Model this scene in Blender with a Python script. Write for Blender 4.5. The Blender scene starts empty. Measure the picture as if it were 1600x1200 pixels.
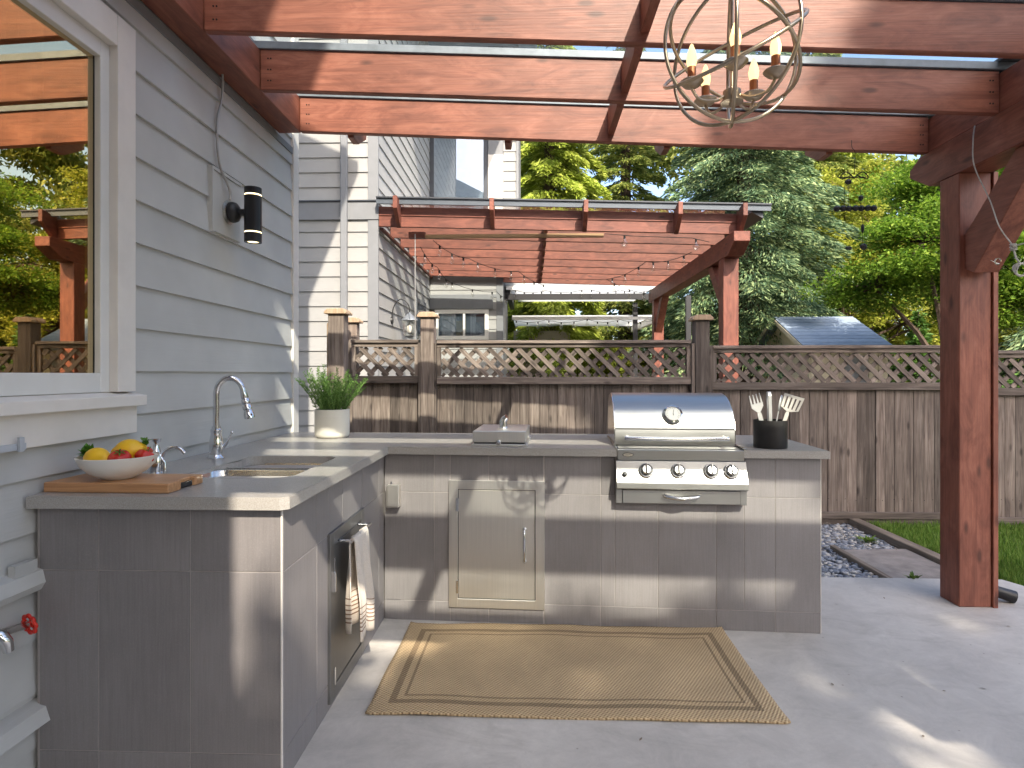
import bpy, bmesh, math, random
import numpy as np
from mathutils import Vector, Matrix
R = math.radians
random.seed(7)
scene = bpy.context.scene
COL = scene.collection

# ------------------------------------------------------------------ camera, sky, sun, exposure
cam = bpy.data.cameras.new('camera'); camo = bpy.data.objects.new('camera', cam); COL.objects.link(camo)
camo.location = (0, 0, 1.33); camo.rotation_euler = (R(90), 0, 0.032)
cam.sensor_width = 36; cam.lens = 21.04; cam.shift_y = -0.0094
cam.clip_start = 0.02; cam.clip_end = 500
scene.camera = camo
SUN = Vector((0.35, -1.0, 0.9)).normalized()          # towards the sun
w = bpy.data.worlds.new('World'); scene.world = w; w.use_nodes = True
nt = w.node_tree; nt.nodes.clear()
sky = nt.nodes.new('ShaderNodeTexSky'); sky.sky_type = 'NISHITA'; sky.sun_disc = False
sky.sun_elevation = math.asin(SUN.z); sky.sun_rotation = math.atan2(SUN.x, SUN.y)
sky.air_density = 0.9; sky.dust_density = 2.6; sky.ozone_density = 0.6
bg = nt.nodes.new('ShaderNodeBackground'); bg.inputs['Strength'].default_value = 0.15
wo = nt.nodes.new('ShaderNodeOutputWorld')
nt.links.new(sky.outputs[0], bg.inputs[0]); nt.links.new(bg.outputs[0], wo.inputs[0])
sl = bpy.data.lights.new('sun', 'SUN'); sl.energy = 2.65; sl.angle = R(0.55); sl.color = (1.0, 0.91, 0.77)
so = bpy.data.objects.new('sun', sl); COL.objects.link(so)
so.rotation_euler = SUN.to_track_quat('Z', 'Y').to_euler(); so.location = (3, -8, 9)
scene.view_settings.view_transform = 'Standard'; scene.view_settings.look = 'None'
scene.view_settings.gamma = 1; scene.view_settings.use_curve_mapping = False
scene.view_settings.exposure = 1.74
scene.cycles.max_bounces = 8; scene.cycles.transparent_max_bounces = 16

# ------------------------------------------------------------------ materials
MATS = {}
class NB:
    def __init__(s, name):
        m = bpy.data.materials.new(name); m.use_nodes = True; s.m = m; s.t = m.node_tree
        s.b = s.t.nodes['Principled BSDF']; MATS[name] = m
    def n(s, typ, **kw):
        nd = s.t.nodes.new(typ)
        for k, v in kw.items():
            if k in nd.inputs: nd.inputs[k].default_value = v
            else: setattr(nd, k, v)
        return nd
    def l(s, a, b): s.t.links.new(a, b)
    def coord(s, scale=(1, 1, 1), rnd=True, rot=(0, 0, 0)):
        tc = s.n('ShaderNodeTexCoord'); mp = s.n('ShaderNodeMapping')
        mp.inputs['Scale'].default_value = scale; mp.inputs['Rotation'].default_value = rot
        s.l(tc.outputs['Object'], mp.inputs['Vector'])
        if rnd:
            oi = s.n('ShaderNodeObjectInfo'); ml = s.n('ShaderNodeMath', operation='MULTIPLY'); ml.inputs[1].default_value = 37.0
            s.l(oi.outputs['Random'], ml.inputs[0]); s.l(ml.outputs[0], mp.inputs['Location'])
        return mp.outputs[0]
    def noise(s, vec, scale, detail=4, rough=.55, dist=0):
        nz = s.n('ShaderNodeTexNoise', Scale=scale, Detail=detail, Roughness=rough, Distortion=dist)
        s.l(vec, nz.inputs['Vector']); return nz.outputs['Fac']
    def ramp(s, fac, stops):
        r = s.n('ShaderNodeValToRGB'); e = r.color_ramp.elements
        while len(e) < len(stops): e.new(.5)
        for i, (p, c) in enumerate(stops):
            e[i].position = p; e[i].color = (c[0], c[1], c[2], 1)
        s.l(fac, r.inputs[0]); return r.outputs[0]
    def mix(s, fac, a, b, mode='MIX'):
        m = s.n('ShaderNodeMix', data_type='RGBA', blend_type=mode)
        for sock, v in ((m.inputs[0], fac), (m.inputs[6], a), (m.inputs[7], b)):
            if hasattr(v, 'is_linked') or isinstance(v, bpy.types.NodeSocket): s.l(v, sock)
            elif isinstance(v, (int, float)): sock.default_value = v
            else: sock.default_value = (v[0], v[1], v[2], 1)
        return m.outputs[2]
    def bump(s, h, strength=.3, dist=.01):
        b = s.n('ShaderNodeBump', Strength=strength, Distance=dist); s.l(h, b.inputs['Height']); s.l(b.outputs[0], s.b.inputs['Normal'])
    def col(s, c): s.l(c, s.b.inputs['Base Color'])
    def set(s, rough=None, metal=None, spec=None):
        if rough is not None: s.b.inputs['Roughness'].default_value = rough
        if metal is not None: s.b.inputs['Metallic'].default_value = metal
        if spec is not None: s.b.inputs['Specular IOR Level'].default_value = spec

def flat(name, c, rough=.6, metal=0, var=.12, scale=9, bump=0):
    k = NB(name); k.set(rough, metal); v = k.coord()
    f = k.noise(v, scale)
    k.col(k.ramp(f, [(.25, [x*(1-var) for x in c]), (.75, [min(1, x*(1+var)) for x in c])]))
    if bump: k.bump(k.noise(v, scale*8), bump, .004)
    return k.m
def rnd_mix(k, c, amt):                     # piece to piece brightness difference
    oi = k.n('ShaderNodeObjectInfo'); mr = k.n('ShaderNodeMapRange'); mr.inputs[3].default_value = 1-amt; mr.inputs[4].default_value = 1+amt
    k.l(oi.outputs['Random'], mr.inputs[0]); return k.mix(1.0, c, mr.outputs[0], 'MULTIPLY')
def wood(name, axis, c1, c2, c3, rough=.6, amt=.15, knots=True, bs=.3, grain=1.0):
    k = NB(name); sc = [14*grain]*3; sc['xyz'.index(axis)] = .9*grain
    v = k.coord(tuple(sc)); f = k.noise(v, 2.2, 6, .62, 1.2)
    if 'red_stained' in name: sc = [7]*3; sc['xyz'.index(axis)] = 1.9; f = k.noise(k.coord(tuple(sc)), 1.6, 7, .66, 1.6)
    sc2 = [60]*3; sc2['xyz'.index(axis)] = 1.5
    f2 = k.noise(k.coord(tuple(sc2)), 2, 3)
    c = k.ramp(f, [(.28, c1), (.5, c2), (.74, c3)])
    c = k.mix(k.ramp(f2, [(.42, (.0,)*3), (.72, (.36,)*3)]), c, [x*.6 for x in c1])
    big = k.noise(k.coord((1.3, 1.3, 1.3)), 2.0, 3)
    c = k.mix(1.0, c, k.ramp(big, [(.3, (.78,)*3), (.7, (1.12,)*3)]), 'MULTIPLY')
    if knots:
        sk = [9]*3; sk['xyz'.index(axis)] = 3.2
        vo = k.n('ShaderNodeTexVoronoi', Scale=1.0, Randomness=1.0); k.l(k.coord(tuple(sk)), vo.inputs['Vector'])
        c = k.mix(k.ramp(vo.outputs['Distance'], [(.07, (.75,)*3), (.17, (0,)*3)]), c, [x*.35 for x in c1])
    c = rnd_mix(k, c, amt); k.col(c); k.set(rough); k.bump(f2, bs, .004); return k.m

STAIN = ((.16, .046, .028), (.27, .088, .052), (.38, .142, .090))
for a in 'xyz':
    wood('red_stained_old_'+a, a, (.11, .030, .019), (.20, .060, .036), (.30, .100, .062), rough=.55, amt=.14, bs=.25)  # darker copy of the stain, with the neighbour pergola's patchy shade in its colour
    wood('red_stained_wood_'+a, a, *STAIN, rough=.5, amt=.10, bs=.25)
    wood('weathered_wood_'+a, a, (.085, .063, .052), (.185, .143, .118), (.30, .245, .205), rough=.85, amt=.36, bs=.5)
wood('new_cedar_z', 'z', (.34, .22, .13), (.46, .32, .21), (.56, .42, .29), rough=.75, amt=.1)
wood('timber_y', 'y', (.13, .10, .075), (.22, .17, .125), (.32, .25, .19), rough=.85, amt=.1)
wood('cutting_board_wood', 'x', (.43, .20, .085), (.56, .29, .13), (.64, .36, .18), rough=.4, amt=0, knots=False, bs=.05, grain=1.5)

def siding_mat(name, c, axis):
    k = NB(name); sc = [30]*3; sc['xyz'.index(axis)] = 1.2
    f = k.noise(k.coord(tuple(sc)), 2.0, 4, .6, .8)
    b = k.noise(k.coord(), 3.0, 3)
    cc = k.mix(1.0, list(c), k.ramp(b, [(.3, (.93,)*3), (.7, (1.06,)*3)]), 'MULTIPLY')
    k.col(rnd_mix(k, cc, .035)); k.set(.65); k.bump(f, .35, .003); return k.m
siding_mat('grey_siding_y', (.50, .49, .465), 'y')
siding_mat('neighbour_siding_x', (.32, .315, .305), 'x'); siding_mat('neighbour_siding_y', (.36, .355, .345), 'y')
flat('cream_trim', (.74, .69, .63), .5, var=.05); flat('grey_trim', (.20, .205, .215), .6, var=.06)
flat('wall_backing', (.2, .2, .2), .9); flat('vinyl_frame', (.70, .68, .64), .35, var=.04)

# tile: fine vertical line texture
k = NB('grey_tile'); v = k.coord((70, 70, 2.2)); f = k.noise(v, 2.0, 5, .7, .6); b = k.noise(k.coord((1, 1, 1)), 2.6, 4)
pore = k.noise(k.coord((1, 1, 1)), 240, 2, .7)
c = k.mix(1.0, (.232, .213, .210), k.ramp(b, [(.3, (.86,)*3), (.7, (1.1,)*3)]), 'MULTIPLY')
c = k.mix(k.ramp(f, [(.4, (0,)*3), (.7, (.35,)*3)]), c, (.135, .12, .115))
c = k.mix(k.ramp(pore, [(.5, (0,)*3), (.7, (.25,)*3)]), c, (.33, .30, .28))
k.col(rnd_mix(k, c, .09)); k.set(.48); k.bump(f, .35, .002)
flat('grout', (.37, .335, .31), .9, var=.1, scale=30)
k = NB('countertop_stone'); v = k.coord(rnd=False); f = k.noise(v, 260, 3, .7); b = k.noise(v, 2, 4)
c = k.ramp(f, [(.35, (.33, .305, .275)), (.55, (.40, .375, .342)), (.72, (.46, .435, .40))])
k.col(k.mix(1.0, c, k.ramp(b, [(.3, (.92,)*3), (.7, (1.05,)*3)]), 'MULTIPLY')); k.set(.27); k.bump(f, .05, .001)

def steel(name, axis, c=(.62, .60, .57), rough=.3, b=.06):
    k = NB(name); sc = [220]*3; sc['xyz'.index(axis)] = 2
    f = k.noise(k.coord(tuple(sc)), 1.5, 3); g = k.noise(k.coord(), 4, 3)
    k.col(k.ramp(f, [(.3, [x*.9 for x in c]), (.7, c)])); k.set(rough, 1.0)
    r = k.n('ShaderNodeMapRange'); r.inputs[3].default_value = rough-.07; r.inputs[4].default_value = rough+.1
    k.l(g, r.inputs[0]); k.l(r.outputs[0], k.b.inputs['Roughness']); k.bump(f, b, .001); return k.m
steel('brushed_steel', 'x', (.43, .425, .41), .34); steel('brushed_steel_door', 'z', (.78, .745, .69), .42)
flat('chrome', (.72, .73, .75), .09, 1, var=.03); flat('polished_steel', (.75, .74, .72), .14, 1, var=.04)
flat('sink_steel', (.66, .65, .63), .24, 1, var=.06); flat('aluminium_bar', (.20, .22, .25), .5, .3, var=.2, scale=14)
flat('black_paint', (.012, .012, .014), .35); flat('black_metal', (.02, .02, .022), .45)
flat('dark_flashing', (.06, .065, .075), .4, .3); flat('antique_silver', (.52, .42, .31), .28, 1, var=.18)
flat('copper_sleeve', (.42, .15, .06), .35, .4); flat('white_ceramic', (.80, .76, .69), .3, var=.04)
flat('dark_pot', (.05, .047, .045), .42, .7, var=.2); flat('pot_ceramic', (.70, .66, .58), .55, var=.05)
flat('soil', (.03, .02, .014), .95, bump=.8); flat('rope', (.55, .52, .46), .8, var=.2, scale=80, bump=.6)
flat('cable_sheath', (.40, .38, .35), .45, .5); flat('red_plastic', (.65, .03, .015), .35)
flat('black_plastic', (.015, .015, .016), .4); flat('wire_black', (.008, .007, .007), .8)
flat('utensil_wood', (.60, .56, .49), .5); flat('clear_plastic', (.6, .62, .62), .15)
flat('dial_white', (.30, .30, .295), .3, var=.02); flat('hook_grey', (.45, .47, .50), .4)
flat('amber_wall', (.50, .36, .09), .8, var=.2, scale=2); flat('curtain', (.55, .47, .25), .9, var=.15)
flat('cream_board', (.55, .48, .34), .6); flat('tan_board', (.40, .24, .12), .6); flat('white_board', (.72, .70, .66), .6)
flat('beige_stucco', (.42, .37, .28), .9, var=.06); flat('bark', (.075, .05, .035), .95, var=.4, scale=6, bump=.8)

def glowing(name, c, s):
    k = NB(name); k.b.inputs['Base Color'].default_value = (*c, 1); k.b.inputs['Emission Color'].default_value = (*c, 1)
    k.b.inputs['Emission Strength'].default_value = s; return k.m
steel('steel_door_dark_reflection', 'z', (.27, .265, .26), .5)  # darker copy of the door steel; mirrored dark tile put into the colour
flat('flashing_grey', (.085, .10, .12), .45, .2)
flat('utensil_steel', (.62, .61, .59), .38, .55)
glowing('lit_ring', (1, .82, .45), 1.2); glowing('flame_bulb', (1.0, .70, .32), .55)

def thin_glass(name, tint, refl, rough=.0, gtint=(1, 1, 1)):
    k = NB(name); t = k.t; t.nodes.remove(k.b); out = [n for n in t.nodes if n.type == 'OUTPUT_MATERIAL'][0]
    tr = k.n('ShaderNodeBsdfTransparent'); tr.inputs[0].default_value = (*tint, 1)
    gl = k.n('ShaderNodeBsdfGlossy', Roughness=rough); gl.inputs[0].default_value = (*gtint, 1)
    lw = k.n('ShaderNodeLayerWeight', Blend=.5); pw = k.n('ShaderNodeMath', operation='POWER'); pw.inputs[1].default_value = 4.0; k.l(lw.outputs['Facing'], pw.inputs[0])
    mr = k.n('ShaderNodeMapRange'); mr.inputs[3].default_value = refl; mr.inputs[4].default_value = .9
    k.l(pw.outputs[0], mr.inputs[0]); mx = k.n('ShaderNodeMixShader')
    k.l(mr.outputs[0], mx.inputs[0]); k.l(tr.outputs[0], mx.inputs[1]); k.l(gl.outputs[0], mx.inputs[2]); k.l(mx.outputs[0], out.inputs[0])
    return k.m
thin_glass('roof_glass', (.93, .96, .96), .04); thin_glass('window_glass', (.80, .68, .36), .60, gtint=(1, .84, .56))
thin_glass('far_window_glass', (.75, .8, .85), .14); thin_glass('bulb_glass', (.95, .95, .93), .10)

# concrete
k = NB('concrete'); v = k.coord(rnd=False); f = k.noise(v, 1.1, 8, .6, .4); g = k.noise(v, 60, 5, .7)
c = k.ramp(f, [(.3, (.43, .40, .365)), (.55, (.53, .495, .45)), (.75, (.60, .565, .515))])
c = k.mix(k.ramp(g, [(.62, (0,)*3), (.75, (.4,)*3)]), c, (.30, .285, .26))
st = k.noise(k.coord((.7, 1.8, 1), rnd=False), 2.2, 6, .7, 1.0)
c = k.mix(k.ramp(st, [(.52, (0,)*3), (.68, (.45,)*3)]), c, (.33, .305, .27))
sp2 = k.n('ShaderNodeTexVoronoi', Scale=9.0, Randomness=1.0); k.l(k.coord(rnd=False), sp2.inputs['Vector'])
c = k.mix(k.ramp(sp2.outputs['Distance'], [(.02, (.7,)*3), (.05, (0,)*3)]), c, (.16, .14, .12))
mot = k.noise(k.coord((1, 1, 1), rnd=False), 5, 8, .8, .5); c = k.mix(1.0, c, k.ramp(mot, [(.3, (.80,)*3), (.7, (1.1,)*3)]), 'MULTIPLY')
k.col(c); k.set(.62); k.bump(g, .15, .003)
flat('stamped_concrete', (.25, .215, .19), .85, var=.3, scale=10, bump=.9)
flat('earth', (.10, .085, .055), .95, var=.4, scale=3, bump=.5)
k = NB('gravel_stone'); gi = k.n('ShaderNodeNewGeometry')
k.col(k.ramp(gi.outputs['Random Per Island'], [(.0, (.10, .11, .13)), (.4, (.22, .24, .28)), (.75, (.36, .36, .37)), (1, (.52, .47, .40))])); k.set(.7)
k = NB('roof_shingle'); f = k.noise(k.coord((1, 8, 8)), 6, 4); k.col(rnd_mix(k, k.ramp(f, [(.3, (.20, .25, .31)), (.7, (.33, .39, .47))]), .12)); k.set(.95, spec=.1)

def leafmat(name, a, b, c, trans=.35):
    k = NB(name); gi = k.n('ShaderNodeNewGeometry'); col = k.ramp(gi.outputs['Random Per Island'], [(0, a), (.5, b), (1, c)])
    big = k.noise(k.coord(rnd=False), .9, 3); col = k.mix(1.0, col, k.ramp(big, [(.3, (.7,)*3), (.7, (1.25,)*3)]), 'MULTIPLY')
    k.col(col); k.set(.6, spec=.3); out = [n for n in k.t.nodes if n.type == 'OUTPUT_MATERIAL'][0]
    tl = k.n('ShaderNodeBsdfTranslucent'); k.l(col, tl.inputs[0]); mx = k.n('ShaderNodeMixShader'); mx.inputs[0].default_value = trans
    k.l(k.b.outputs[0], mx.inputs[1]); k.l(tl.outputs[0], mx.inputs[2]); k.l(mx.outputs[0], out.inputs[0]); return k.m
leafmat('cedar_leaf', (.18, .24, .03), (.33, .40, .05), (.50, .54, .11)); leafmat('spruce_leaf', (.04, .085, .045), (.13, .21, .10), (.36, .43, .19), .2)  # spruce: the palest leaves put sunlit tips into the colour
leafmat('pine_leaf', (.10, .15, .03), (.20, .25, .05), (.38, .38, .09), .35); leafmat('locust_leaf', (.08, .16, .015), (.15, .27, .025), (.30, .40, .05), .5)
leafmat('gold_leaf', (.20, .25, .025), (.33, .36, .04), (.50, .48, .09), .45); leafmat('arbor_leaf', (.05, .12, .02), (.09, .19, .03), (.14, .26, .05))
leafmat('grass_blade', (.08, .16, .02), (.14, .25, .035), (.25, .33, .07), .3); leafmat('rosemary_leaf', (.07, .15, .03), (.13, .25, .05), (.24, .38, .10), .25)
leafmat('basil_leaf', (.06, .18, .015), (.10, .26, .03), (.16, .34, .05), .3)

# fruit
k = NB('lemon_skin'); k.b.inputs['Base Color'].default_value = (.85, .50, .015, 1); k.set(.38); k.bump(k.noise(k.coord(rnd=False), 160, 2), .25, .002)
k = NB('tomato_skin'); k.col(k.ramp(k.noise(k.coord(), 9, 3), [(.3, (.50, .012, .012)), (.8, (.62, .05, .02))])); k.set(.18)
# towel: woven linen with brown stripes near both hems (object z)
k = NB('towel_linen'); tc = k.n('ShaderNodeTexCoord'); sp = k.n('ShaderNodeSeparateXYZ'); k.l(tc.outputs['UV'], sp.inputs[0])
stripe = None
for zc, hw in ((.045, .003), (.062, .003), (.079, .003), (.096, .003), (.115, .0022), (.140, .0022)):
    a = k.n('ShaderNodeMath', operation='SUBTRACT'); a.inputs[1].default_value = zc; k.l(sp.outputs['Y'], a.inputs[0])
    b = k.n('ShaderNodeMath', operation='ABSOLUTE'); k.l(a.outputs[0], b.inputs[0])
    c = k.n('ShaderNodeMath', operation='LESS_THAN'); c.inputs[1].default_value = hw; k.l(b.outputs[0], c.inputs[0])
    if stripe is None: stripe = c.outputs[0]
    else:
        d = k.n('ShaderNodeMath', operation='ADD'); k.l(stripe, d.inputs[0]); k.l(c.outputs[0], d.inputs[1]); stripe = d.outputs[0]
nz = k.noise(k.coord(rnd=False), 300, 2)
k.col(k.mix(stripe, k.ramp(nz, [(.3, (.58, .50, .42)), (.7, (.72, .64, .55))]), (.24, .15, .10))); k.set(.95); k.bump(nz, .4, .002)
# rug: woven jute with dark border bands
k = NB('jute_weave'); tc = k.n('ShaderNodeTexCoord'); sp = k.n('ShaderNodeSeparateXYZ'); k.l(tc.outputs['Object'], sp.inputs[0])
def M_(op, a, b=None, k=k):
    n = k.n('ShaderNodeMath', operation=op)
    for i, v in enumerate((a, b)):
        if v is None: continue
        if isinstance(v, (int, float)): n.inputs[i].default_value = v
        else: k.l(v, n.inputs[i])
    return n.outputs[0]
ax = M_('SUBTRACT', .815, M_('ABSOLUTE', sp.outputs['X'])); ay = M_('SUBTRACT', .425, M_('ABSOLUTE', sp.outputs['Y']))
dd = M_('MINIMUM', ax, ay)
def band(a, b): return M_('MULTIPLY', M_('GREATER_THAN', dd, a), M_('LESS_THAN', dd, b))
bands = M_('ADD', band(.070, .098), band(.124, .136))
wx = M_('SINE', M_('MULTIPLY', M_('ADD', sp.outputs['X'], M_('MULTIPLY', sp.outputs['Y'], .25)), 350.)); wy = M_('SINE', M_('MULTIPLY', M_('SUBTRACT', M_('MULTIPLY', sp.outputs['X'], .25), sp.outputs['Y']), 350.))
wv = M_('ADD', M_('MULTIPLY', M_('MULTIPLY', wx, wy), .5), .5)
nz = k.noise(k.coord((1, 1, 1), rnd=False), 90, 4, .8); light_blotch = k.noise(k.coord((1, 1, 1), rnd=False), 3, 4)
h = M_('ADD', M_('MULTIPLY', wv, .85), M_('MULTIPLY', nz, .28))
c = k.ramp(h, [(.22, (.25, .165, .085)), (.5, (.47, .335, .185)), (.85, (.62, .47, .28))])
c2 = k.ramp(h, [(.22, (.13, .085, .045)), (.85, (.38, .27, .15))])
c = k.mix(bands, c, c2); c = k.mix(1.0, c, k.ramp(light_blotch, [(.3, (.84,)*3), (.7, (1.08,)*3)]), 'MULTIPLY')  # broad blotches put patchy light into the rug colour
k.col(c); k.set(.95); k.bump(h, .7, .006)

# ------------------------------------------------------------------ building helpers
WM = {}                                     # world matrix of everything linked so far
def put(o, M=None, parent=None):
    M = M or Matrix.Identity(4); WM[o] = M
    if parent is not None: o.parent = parent; o.matrix_basis = WM[parent].inverted() @ M
    else: o.matrix_basis = M
    COL.objects.link(o); return o
def tag(o, label=None, cat=None, group=None, kind=None):
    if label: o['label'] = label
    if cat: o['category'] = cat
    if group: o['group'] = group
    if kind: o['kind'] = kind
    return o
def thing(name, label, cat, loc=(0, 0, 0), rz=0, group=None):
    o = bpy.data.objects.new(name, None); o.empty_display_size = .1
    put(o, Matrix.Translation(loc) @ Matrix.Rotation(rz, 4, 'Z')); return tag(o, label, cat, group)
def mobj(name, me, mat, parent=None, M=None):
    if mat and not me.materials: me.materials.append(MATS[mat] if isinstance(mat, str) else mat)
    return put(bpy.data.objects.new(name, me), M, parent)
def fast(name, V, F, uv=None, smooth=False):
    V = np.asarray(V, dtype=np.float32); F = np.asarray(F, dtype=np.int32)
    me = bpy.data.meshes.new(name); me.vertices.add(len(V)); me.vertices.foreach_set('co', V.ravel())
    n = F.shape[1]; me.loops.add(F.size); me.loops.foreach_set('vertex_index', F.ravel())
    me.polygons.add(len(F)); me.polygons.foreach_set('loop_start', np.arange(0, F.size, n, dtype=np.int32))
    me.polygons.foreach_set('loop_total', np.full(len(F), n, dtype=np.int32)); me.update(calc_edges=True); me.validate(); return me
def from_bm(bm, name, smooth=None):
    bmesh.ops.recalc_face_normals(bm, faces=bm.faces); me = bpy.data.meshes.new(name); bm.to_mesh(me); bm.free()
    if smooth is not None:
        me.shade_smooth(); me.set_sharp_from_angle(angle=R(smooth))
    return me
BOXC = {}
def box_mesh(sx, sy, sz, mat, bev=0):
    key = (round(sx, 4), round(sy, 4), round(sz, 4), mat, bev)
    if key not in BOXC:
        bm = bmesh.new(); bmesh.ops.create_cube(bm, size=1); bmesh.ops.scale(bm, vec=(sx, sy, sz), verts=bm.verts)
        if bev: bmesh.ops.bevel(bm, geom=list(bm.edges), offset=bev, segments=1, affect='EDGES')
        me = from_bm(bm, 'box'); me.materials.append(MATS[mat]); BOXC[key] = me
    return BOXC[key]
I4 = Matrix.Identity(4)
def box(name, x0, x1, y0, y1, z0, z1, mat, parent=None, bev=0, F=I4, rot=None):
    M = F @ Matrix.Translation(((x0+x1)/2, (y0+y1)/2, (z0+z1)/2))
    if rot: M = M @ rot
    return mobj(name, box_mesh(abs(x1-x0), abs(y1-y0), abs(z1-z0), mat, bev), mat, parent, M)
def prism(name, pts, axis, a0, a1, mat, parent=None, F=I4, bev=0):
    """outline pts (2D) extruded along axis. x: pts=(y,z); y: pts=(x,z); z: pts=(x,y)"""
    bm = bmesh.new()
    def P(p, a): return {'x': (a, p[0], p[1]), 'y': (p[0], a, p[1]), 'z': (p[0], p[1], a)}[axis]
    cx = sum(p[0] for p in pts)/len(pts); cy = sum(p[1] for p in pts)/len(pts); ca = (a0+a1)/2
    q = [(p[0]-cx, p[1]-cy) for p in pts]
    A = [bm.verts.new(P(p, a0-ca)) for p in q]; B = [bm.verts.new(P(p, a1-ca)) for p in q]
    bm.faces.new(A); bm.faces.new(B[::-1])
    for i in range(len(q)): bm.faces.new((A[i], B[i], B[(i+1) % len(q)], A[(i+1) % len(q)]))
    if bev: 
        bmesh.ops.recalc_face_normals(bm, faces=bm.faces); bmesh.ops.bevel(bm, geom=list(bm.edges), offset=bev, segments=1, affect='EDGES')
    return mobj(name, from_bm(bm, name), mat, parent, F @ Matrix.Translation(P((cx, cy), ca)))
def lathe_mesh(prof, seg=32, cap=True):
    bm = bmesh.new(); rings = []
    for r, z in prof:
        if r < 1e-5: rings.append([bm.verts.new((0, 0, z))])
        else: rings.append([bm.verts.new((r*math.cos(2*math.pi*i/seg), r*math.sin(2*math.pi*i/seg), z)) for i in range(seg)])
    for a, b in zip(rings, rings[1:]):
        for i in range(seg):
            j = (i+1) % seg
            if len(a) == 1 and len(b) == 1: continue
            if len(a) == 1: bm.faces.new((a[0], b[i], b[j]))
            elif len(b) == 1: bm.faces.new((a[i], a[j], b[0]))
            else: bm.faces.new((a[i], a[j], b[j], b[i]))
    return bm
def lathe(name, prof, mat, parent=None, M=I4, seg=32, smooth=40):
    return mobj(name, from_bm(lathe_mesh(prof, seg), name, smooth), mat, parent, M)
def tube_bm(bm, pts, rad, seg=8, closed=False, cap=True):
    pts = [Vector(p) for p in pts]; n = len(pts); rr = rad if isinstance(rad, (list, tuple)) else [rad]*n
    prev = None; rings = []
    for i, p in enumerate(pts):
        a = pts[(i-1) % n] if (closed or i > 0) else p; b = pts[(i+1) % n] if (closed or i < n-1) else p
        t = (b-a).normalized()
        if prev is None: u = t.orthogonal().normalized()
        else:
            u = prev - t*prev.dot(t); u = u.normalized() if u.length > 1e-6 else t.orthogonal().normalized()
        prev = u; v = t.cross(u)
        rings.append([bm.verts.new(p + (u*math.cos(2*math.pi*k/seg) + v*math.sin(2*math.pi*k/seg))*rr[i]) for k in range(seg)])
    m = n if closed else n-1
    for i in range(m):
        A, B = rings[i], rings[(i+1) % n]
        for k in range(seg): bm.faces.new((A[k], A[(k+1) % seg], B[(k+1) % seg], B[k]))
    if cap and not closed: bm.faces.new(rings[0][::-1]); bm.faces.new(rings[-1])
def tube(name, pts, rad, mat, parent=None, seg=8, closed=False, F=I4, smooth=50):
    bm = bmesh.new(); c = Vector(pts[0]); tube_bm(bm, [Vector(p)-c for p in pts], rad, seg, closed)
    return mobj(name, from_bm(bm, name, smooth), mat, parent, F @ Matrix.Translation(c))
def arc(c, r, a0, a1, n, u=(1, 0, 0), v=(0, 0, 1)):
    c, u, v = Vector(c), Vector(u), Vector(v)
    return [c + u*r*math.cos(a0+(a1-a0)*i/n) + v*r*math.sin(a0+(a1-a0)*i/n) for i in range(n+1)]
def smooth_path(p, n=6):
    p = [Vector(x) for x in p]; out = []
    for i in range(len(p)-1):
        a, b, c, d = p[max(i-1, 0)], p[i], p[i+1], p[min(i+2, len(p)-1)]
        for k in range(n):
            t = k/n; out.append(.5*((2*b)+(c-a)*t+(2*a-5*b+4*c-d)*t*t+(3*b-a-3*c+d)*t**3))
    out.append(p[-1]); return out
def T(x, y, z): return Matrix.Translation((x, y, z))
def copy_tree(o, M=None, parent=None, kids=None):
    c = o.copy(); W = M if M is not None else WM[parent] @ o.matrix_basis
    put(c, W, parent)
    for ch in (kids or KIDS)(o): copy_tree(ch, None, c)
    return c
def KIDS(o): return [x for x in list(WM) if x.parent == o]

# lap siding -----------------------------------------------------------------
SID = {}
def siding(parent, side, plane, a0, a1, z0, z1, mat, ex=.176, zoff=0., name='siding_board', bt=.018):
    """side 'px': wall in plane x=plane facing +X, boards along Y; side 'ny': plane y facing -Y, boards along X; 'py'"""
    k0 = math.floor((z0-zoff)/ex); z = zoff + k0*ex
    while z < z1-1e-4:
        lo, hi = max(z, z0), min(z+ex, z1)
        if hi-lo > .01:
            key = (side, round(a1-a0, 3), round(lo-z, 3), round(hi-z, 3), mat)
            if key not in SID:
                L = (a1-a0)/2; d0 = bt - (bt-.004)*(lo-z)/ex; d1 = bt - (bt-.004)*(hi-z)/ex
                V = []
                for s in (-L, L):
                    for d, h in ((-.01, 0), (d0, 0), (d1, hi-lo), (-.01, hi-lo)):
                        V.append((d, s, h) if side == 'px' else ((s, -d, h) if side == 'ny' else (s, d, h)))
                bm = bmesh.new(); vs = [bm.verts.new(v) for v in V]
                for f in ((0, 1, 2, 3), (4, 5, 6, 7), (0, 1, 5, 4), (1, 2, 6, 5), (2, 3, 7, 6), (3, 0, 4, 7)): bm.faces.new([vs[i] for i in f])
                me = from_bm(bm, 'siding_board'); me.materials.append(MATS[mat]); SID[key] = me
            c = (a0+a1)/2
            mobj(name, SID[key], mat, parent, T(plane, c, lo) if side == 'px' else T(c, plane, lo))
        z += ex

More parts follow.
